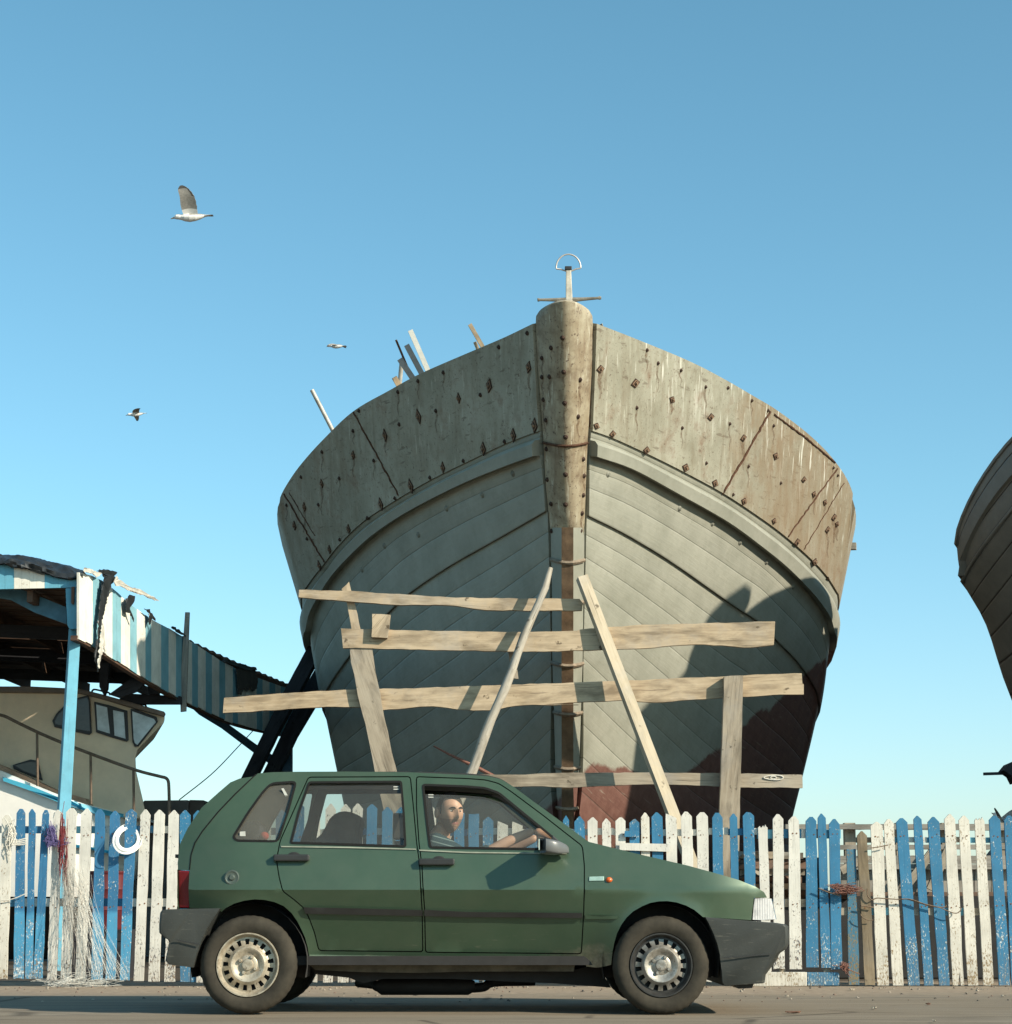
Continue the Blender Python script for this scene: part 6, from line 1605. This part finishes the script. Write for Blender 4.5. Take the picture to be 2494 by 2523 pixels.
def win(fr, panes, m):
    mb = MB(); mb.slab(ps(fr, 9.27), .05, 0, (-.22, 1, 0)); o = mb.build('window', M['black'], cab, bevel=.006)
    for p in panes: mb = MB(); mb.slab(ps(p, 9.255), .03); mb.build('pane', m, o)
win([(308, 1040), (330, 1000), (385, 945), (440, 910), (520, 890), (530, 920), (541, 1110), (527, 1124), (420, 1100), (320, 1077)], [[(322, 1042), (342, 1006), (395, 953), (445, 922), (512, 904), (522, 925), (530, 1104), (424, 1086), (326, 1060)]], panedk)
win([(554, 928), (640, 948), (750, 982), (758, 1155), (746, 1164), (650, 1136), (566, 1108)], [[(566, 945), (630, 962), (646, 1116), (574, 1094)], [(665, 978), (728, 992), (738, 1146), (674, 1128)]], pane)
win([(768, 970), (800, 973), (922, 1018), (930, 1046), (816, 1192), (794, 1194), (780, 1165)], [[(778, 985), (905, 1030), (917, 1048), (808, 1182), (793, 1172), (787, 1150)]], pane)
win([(75, 1300), (180, 1268), (222, 1275), (252, 1392), (130, 1345), (80, 1322)], [[(88, 1304), (178, 1282), (214, 1288), (236, 1372), (134, 1334)]], panedk)
mb = MB(); mb.slab(ps([(-420, 1150), (-50, 1282), (0, 1300), (160, 1370), (330, 1448), (500, 1498), (524, 1538), (400, 1502), (200, 1424), (0, 1342), (-420, 1200)], 9.0), .28); mb.build('rail_plank', wood('pinkish_rail_wood', c(.2, .12, .08), c(.34, .22, .15), c(.44, .31, .22)), cab)
# hull side: white topsides over a bottom coloured dark for its shade, running forward to a point at the right
tp = [(-420, 1172), (-200, 1258), (0, 1332), (200, 1418), (400, 1498), (520, 1536), (700, 1582), (800, 1610), (860, 1640)]
G = []; TP = smoothpl([(*p, 0) for p in tp], 26)
G0 = [at(*cS(p.x, p.y), dY(8.86 + .9 * max(0, (p.x - 350) / 510) ** 2)) for p in TP]
for k, (zf, ins) in enumerate(((1, 0), (.66, .02), (.33, .06), (0, .16))):
    G.append([Vector((p.x - ins * (i / 25) * 2.2, p.y + ins, .74 + (p.z - .74) * zf)) for i, p in enumerate(G0)])
mb = MB(); mb.grid(G); mb.grid([[p + Vector((0, .02, 0)) for p in G[0]], [p + Vector((0, 2.6 if i < 25 else .1, .02)) for i, p in enumerate(G[0])]])
mb.grid([[r[-1] for r in G], [r[-1] + Vector((-.3, 2.2, 0)) for r in G]])
mb.build('hull', white, cab, smooth=40)
mb = MB(); mb.grid([G[-1], [Vector((p.x - .15, p.y + .5, .4)) for p in G[-1]], [Vector((p.x - .3, p.y + 1.2, .02)) for p in G[-1]]]); mb.build('hull_bottom', plain('bottom_shade_tone', c(.03, .028, .026), .8), cab, smooth=40)
mb = MB(); L = [(14, 1370), (170, 1420), (340, 1490), (420, 1512), (600, 1562), (740, 1592), (740, 1612), (560, 1590), (410, 1542), (330, 1514), (170, 1450), (20, 1396)]
mb.slab([at(*cS(x, y), dY(8.80 + .9 * max(0, (x - 350) / 510) ** 2)) for x, y in L], .1); mb.build('rubbing_strip', bluer, cab)
mb = MB(); L = [(560, 398), (640, 414), (780, 438), (920, 466), (1080, 505), (1080, 522), (920, 490), (780, 462), (640, 440), (560, 424)]
mb.slab([at(*cF(x, y), dY(8.84 + .9 * max(0, (x / 1.4375 - 350) / 510) ** 2)) for x, y in L], .08); mb.build('rubbing_strip', bluer, cab)
mb = MB(); Yr = dY(8.75); rst = plain('rusty_rail_tube', c(.14, .10, .07), .6, .2, .4, 12)
mb.tube(smoothpl([at(*cS(x, y), Yr) for x, y in [(-420, 830), (-60, 985), (30, 1015), (100, 1050), (225, 1110), (370, 1172), (480, 1215), (780, 1325), (940, 1368), (972, 1376), (988, 1392), (993, 1425), (996, 1530), (998, 1680)]], 60), .018, 8)
for x, y0, y1 in ((218, 1108, 1425), (533, 1238, 1530), (785, 1328, 1610), (-160, 940, 1290)): mb.tube([at(*cS(x, y0), Yr), at(*cS(x + 3, y1), Yr + .05)], .015, 8)
mb.build('guard_rail', rst, cab, smooth=50)
mb = MB(); mb.tube(smoothpl(ps([(538, 880), (545, 862), (560, 857), (600, 866), (640, 876), (648, 890)], 9.6), 16), .012, 6); mb.tube(smoothpl(ps([(790, 946), (840, 946), (856, 950), (866, 974)], 9.6), 12), .012, 6); mb.build('grab_rail', M['black'], cab)
tank = thing('storage_tank', 'grey-brown box tank behind the white boat\'s bow, left of the car', 'tank', at(*cS(1000, 1700), dY(11.2)))
mb = MB(); mb.slab(ps([(842, 1510), (1110, 1507), (1110, 2420), (700, 2420), (700, 1700), (842, 1690)], 11.2), 1.4); mb.build('body', plain('grey_tank', c(.13, .12, .11), .8, 0, .2, 4), tank, bevel=.02)
mb = MB(); mb.slab(ps([(1112, 1506), (1202, 1508), (1202, 2420), (1112, 2420)], 11.22), 1.3); mb.build('end_panel', plain('brown_end', c(.11, .085, .07), .8, 0, .3, 4), tank, bevel=.015)
cr = thing('wooden_crate', 'dark wooden crate under the red drum behind the left fence', 'crate', (at(*cF(900, 900), 6.6).x, 6.6, 0))
for i in range(4):
    mb = MB(); mb.box(cr.location + Vector((0, -.25, .055 + .105 * i)), (.56, .02, .095)); mb.build('slat', M['darkwood'], cr)
mb = MB(); mb.box(cr.location + Vector((0, .02, .21)), (.54, .5, .42)); mb.build('box', M['darkwood'], cr)
rb = thing('red_drum', 'short dark red drum half hidden behind the left fence pickets', 'drum', (at(*cF(900, 900), 6.6).x, 6.6, .42))
redm = plain('red_drum_paint', c(.10, .012, .014), .55, 0, .2); b0 = rb.location
mb = MB(); mb.lathe([(0, 0), (.17, 0), (.18, .02), (.175, .16), (.182, .17), (.175, .19), (.175, .34), (.182, .35), (.175, .37), (.172, .48), (.18, .49), (.18, .51), (.165, .51), (.165, .495), (0, .495)], b0, 32, axis='z'); mb.build('shell', redm, rb, smooth=40)
mb = MB(); mb.lathe([(0, .52), (.03, .52), (.03, .495)], b0 + Vector((.08, 0, 0)), 12, axis='z'); mb.build('cap', M['black'], rb)

# ------------------------------------------------------------------ gulls
GM = [plain('gull_white', c(.74, .72, .68), .7, 0, .06, 30), plain('gull_grey_wing', c(.30, .28, .25), .75, 0, .25, 40), plain('gull_dark_tip', c(.075, .068, .06), .8, 0, .3, 30), plain('gull_bill', c(.25, .18, .08), .5, 0, .1)]
def gull(label, px, py, Y, yaw, k, wl, wr, pitch=0, roll=0):
    mb = MB()
    sec = [(.285, .002, .003, -.012, 3), (.26, .007, .009, -.006, 3), (.232, .011, .013, .002, 3), (.228, .019, .021, .006, 0), (.205, .032, .034, .012, 0), (.175, .036, .038, .012, 0), (.14, .036, .038, .004, 0), (.09, .050, .052, -.004, 0), (.02, .060, .060, -.008, 0),
           (-.06, .056, .052, -.006, 0), (-.13, .040, .036, 0, 0), (-.18, .028, .020, .006, 0), (-.22, .040, .010, .008, 0), (-.27, .055, .006, .006, 0), (-.30, .05, .004, .005, 1)]
    G = []
    for x, ry, rz, zc, m in sec: G.append([Vector((x, ry * math.cos(a), zc + rz * math.sin(a))) for a in [2 * math.pi * q / 14 for q in range(15)]])
    for j in range(len(sec) - 1):
        ids = [[mb.vert(p) for p in G[j]], [mb.vert(p) for p in G[j + 1]]]
        for q in range(14):
            top = math.sin(2 * math.pi * (q + .5) / 14) > .35 and -.2 < sec[j][0] < .06
            mb.face([ids[0][q], ids[0][q + 1], ids[1][q + 1], ids[1][q]], 1 if top else sec[j + 1][4])
    for sg, w in ((1, wl), (-1, wr)):
        P = smoothpl([Vector((p[2], p[3], 0)) for p in w], 15); Q = smoothpl([Vector((p[0], p[1], 0)) for p in w], 15)
        up = []; dn = []
        for i in range(15):
            le, te = P[i].x, P[i].y; y, z = Q[i].x * sg, Q[i].y
            f = i / 14; th = .016 * (1 - .75 * f)
            r = []; r2 = []
            for q in range(7):
                v = q / 6; x = le + (te - le) * v; cam = .018 * math.sin(math.pi * v) * (1 - .4 * f)
                x -= .006 * (q == 6) * (i % 2)
                r.append(Vector((x, y, z + cam + th * math.sin(math.pi * min(1, v + .15))))); r2.append(Vector((x, y, z + cam - th * .4)))
            up.append(r); dn.append(r2)
        for rows in (up, dn):
            ids = [[mb.vert(p) for p in r] for r in rows]
            for i in range(14):
                for q in range(6): mb.face([ids[i][q], ids[i][q + 1], ids[i + 1][q + 1], ids[i + 1][q]], 2 if i > 10 or (q == 5 and i > 6) else (1 if (rows is up or i > 1) else 0))
        mb.grid([[r[0] for r in up], [r[0] for r in dn]], 1); mb.grid([[r[-1] for r in up], [r[-1] for r in dn]], 1)
    loc = at(px, py, Y); rot = Matrix.Rotation(yaw, 3, 'Z') @ Matrix.Rotation(pitch, 3, 'Y') @ Matrix.Rotation(roll, 3, 'X')
    mb.v = [rot @ (p * k) + loc for p in mb.v]
    o = mb.build('seagull', GM, None, origin=loc, smooth=50)
    return tag(o, label, 'gull', 'gulls in flight')
# wing stations: (span, height, leading-edge x, trailing-edge x)
gull('largest gull, highest in the sky, wings raised straight up', *cB(560, 335), 12.5, R(180), .92,
     [(.03, .03, .10, -.09), (.09, .14, .125, -.09), (.15, .25, .125, -.07), (.18, .34, .14, -.01), (.19, .385, .12, .045)], [(.03, .03, .10, -.09), (.06, .15, .12, -.05), (.10, .26, .13, -.02), (.12, .35, .14, .03), (.13, .40, .115, .07)], R(3), R(-6))
gull('small gull with one dark wingtip dipped, nearest the big boat', *cB(1608, 1268), 30, R(168), .74,
     [(.03, .02, .09, -.07), (.13, .0, .15, .03), (.22, -.06, .2, .10), (.28, -.15, .2, .13)], [(.03, .03, .08, -.08), (.15, .10, .04, -.11), (.27, .12, -.04, -.15), (.36, .10, -.16, -.2)], R(-4), R(8))
gull('small gull low in the sky on the left, above the striped shed', *cB(162, 1758), 30, R(184), .78,
     [(.03, .02, .09, -.08), (.13, .08, .08, -.10), (.24, .13, .02, -.13), (.33, .14, -.06, -.17)], [(.03, .01, .08, -.07), (.12, -.06, .07, -.06), (.19, -.14, .04, -.04), (.22, -.19, .02, -.01)], R(6), R(-14))
gull('gull with raised wings just behind the right fence tops', *cG(1838, 196), 10.5, R(118), .7,
     [(.03, .02, .08, -.08), (.14, .13, .07, -.08), (.22, .20, .04, -.06), (.27, .24, .0, -.03)], [(.03, .03, .08, -.08), (.16, .16, .08, -.08), (.30, .23, .05, -.08), (.46, .25, -.02, -.06)], R(-34))

# ------------------------------------------------------------------ ground, sky, sun, camera
def mk_ground():
    t = NT('dusty_asphalt'); v = t.coord('Pos')
    def st(sx, sy, sc, det=6, ro=.6):
        m = t.N('ShaderNodeMapping'); t.L(v, m.inputs['Vector']); m.inputs['Scale'].default_value = (sx, sy, 1); return t.noise(m.outputs[0], sc, det, ro)
    tr = st(.12, 1.6, 2.4); fine = st(1, 1, 120, 3); big = st(.5, 1, .9)
    k = t.ramp(tr, [(.3, c(.165, .13, .09)), (.52, c(.225, .18, .127)), (.72, c(.275, .225, .163))])
    k = t.mix(t.ramp(fine, [(.35, .45), (.6, 0.)]), k, c(.10, .085, .065))
    k = t.mix(t.ramp(big, [(.45, 0.), (.75, .4)]), k, c(.28, .25, .2))
    y = t.sep(v)[1]
    edge = t.math('ADD', y, t.math('MULTIPLY', t.math('SUBTRACT', st(1, 1, 1.5), .5), 2.2))
    oil = t.ramp(st(.5, 1, 1.1, 5, .65), [(.58, 0.), (.74, .55)]); k = t.mix(oil, k, c(.085, .068, .05))
    crk = t.N('ShaderNodeTexVoronoi', feature='DISTANCE_TO_EDGE'); cm = t.N('ShaderNodeMapping'); t.L(v, cm.inputs['Vector']); cm.inputs['Scale'].default_value = (.55, 1.3, 1); t.L(cm.outputs[0], crk.inputs['Vector']); crk.inputs['Scale'].default_value = .8
    k = t.mix(t.math('MULTIPLY', t.ramp(crk.outputs['Distance'], [(.004, .7), (.014, 0.)]), t.ramp(st(1, 1, .8), [(.45, 0.), (.55, 1.)])), k, c(.05, .04, .03))
    verge = t.ramp(t.math('ADD', t.math('MULTIPLY', t.math('SUBTRACT', edge, 2.9), 1.1), .5, True), [(0., 0.), (1., 1.)])
    k = t.mix(verge, k, t.ramp(st(1, 1, 14), [(.3, c(.2, .15, .105)), (.6, c(.31, .24, .17)), (.8, c(.4, .33, .25))]))
    yard = t.ramp(t.math('MULTIPLY', y, .1), [(.52, 0.), (.60, 1.)]); k = t.mix(yard, k, t.ramp(st(1, 1, 5), [(.3, c(.045, .036, .026)), (.7, c(.09, .07, .05))]))  # yard ground, unseen behind the fence, kept dark to cut bounce light
    sp = t.voro(v, 9); k = t.mix(t.ramp(sp, [(.045, 1.), (.06, 0.)]), k, t.mix(t.ramp(st(1, 1, 3), [(.5, 0.), (.52, 1.)]), c(.34, .29, .22), c(.13, .06, .04)))
    t.bump(fine, .3, .01)
    return t.fin(k, .9, 0, .25)
gx = [-600, -120, -40, -12, 12, 40, 120, 600]; gy = [-60, -14, 4, 30, 90, 250, 700]
mb = MB(); mb.grid([[Vector((x, y, 0)) for x in gx] for y in gy]); g = mb.build('ground', mk_ground()); tag(g, kind='structure')
# grit, stones and dry bits along the foot of the fence
mb = MB()
for i in range(420):
    y = rnd.choice((4.35 - abs(rnd.gauss(0, .35)), rnd.uniform(1.6, 4.4))); x = rnd.uniform(-4.6, 4.8); r = rnd.uniform(.004, .013) * (1.5 if rnd.random() < .08 else 1)
    b0 = len(mb.v)
    for dx, dy, dz in ((1, 0, 0), (-.8, .3, 0), (0, 1, .1), (.1, -1, 0), (0, .1, .8)): mb.vert((x + r * dx * rnd.uniform(.7, 1.6), y + r * dy * rnd.uniform(.7, 1.3), .003 + max(0, r * dz)))
    for f in ((0, 2, 4), (2, 1, 4), (1, 3, 4), (3, 0, 4)): mb.face([b0 + q for q in f], i % 3)
tag(mb.build('grit', [plain('grit_pale', c(.30, .25, .19), .9), plain('grit_brown', c(.16, .10, .07), .9), plain('grit_dark', c(.07, .06, .05), .9)]), 'loose grit and dry bits scattered along the foot of the fence', 'grit', kind='stuff')
# small litter on the road edge
lm = [plain('pale_scrap', c(.42, .36, .28), .8), plain('brown_scrap', c(.16, .08, .05), .9)]
for i, (x, y, m, sx) in enumerate([(722, 1450, 0, 12), (890, 1590, 0, 10), (1290, 1560, 1, 9), (285, 1622, 1, 30), (240, 1500, 0, 6), (1570, 1478, 0, 6), (1845, 1498, 0, 8), (1330, 1690, 0, 7)]):
    p = atg(*cG(x, y)); mb = MB(); w = sx * .0008
    for q in range(5):
        a = [p + Vector((rnd.uniform(-w, w) * 2, rnd.uniform(-.03, .03), rnd.uniform(.004, .014))) for _ in range(4)]
        mb.slab(a, .004, 0, (0, 0, 1))
    tag(mb.build('litter_scrap', lm[m], None, origin=p), 'scrap of %s litter lying on the road right of the car' % ('pale' if m == 0 else 'brown'), 'litter', 'scraps of litter on the road, pale' if m == 0 else 'scraps of litter on the road, brown')

sl = bpy.data.lights.new('sun', 'SUN'); sl.energy = 5.0; sl.angle = R(.55); sl.color = (1, .90, .74)
so = bpy.data.objects.new('sun', sl); COL.objects.link(so); so.rotation_euler = SUN.to_track_quat('Z', 'Y').to_euler(); so.location = (8, -8, 12)
wd = bpy.data.worlds.new('World'); S.world = wd; wd.use_nodes = True; n = wd.node_tree.nodes; lk = wd.node_tree.links
bg = n['Background']; sk = n.new('ShaderNodeTexSky'); sk.sky_type = 'NISHITA'; sk.sun_disc = False
sk.sun_elevation = math.asin(SUN.z); sk.sun_rotation = math.atan2(SUN.x, SUN.y)
sk.altitude = 0; sk.air_density = SKY_AIR = 1.0; sk.dust_density = .6; sk.ozone_density = 1.6
tc = n.new('ShaderNodeTexCoord'); sx = n.new('ShaderNodeSeparateXYZ'); lk.new(tc.outputs['Generated'], sx.inputs[0])
cr_ = n.new('ShaderNodeValToRGB'); lk.new(sx.outputs[2], cr_.inputs[0]); e = cr_.color_ramp.elements
e.new(.2)
for q, (ps_, cl) in zip(e, ((.0, (.82, .95, 1.09, 1)), (.2, (.72, 1.05, 1.02, 1)), (.42, (.68, 1.07, .99, 1)))): q.position = ps_; q.color = cl
mx = n.new('ShaderNodeMix'); mx.data_type = 'RGBA'; mx.blend_type = 'MULTIPLY'; mx.inputs['Factor'].default_value = 1
mi = [q for q in mx.inputs if q.type == 'RGBA']; lk.new(sk.outputs[0], mi[0]); lk.new(cr_.outputs[0], mi[1])
lk.new([q for q in mx.outputs if q.type == 'RGBA'][0], bg.inputs['Color']); bg.inputs['Strength'].default_value = .125

cd = bpy.data.cameras.new('camera'); co = bpy.data.objects.new('camera', cd); COL.objects.link(co); S.camera = co
cd.sensor_fit = 'HORIZONTAL'; cd.sensor_width = 36; cd.lens = 36 * F / 2494; cd.clip_end = 3000; cd.clip_start = .1
co.location = CAM; co.rotation_euler = (R(90) + TH, 0, 0)
S.view_settings.view_transform = 'Standard'; S.view_settings.look = 'None'; S.view_settings.exposure = .5; S.view_settings.gamma = 1
S.render.resolution_x = 1012; S.render.resolution_y = 1024
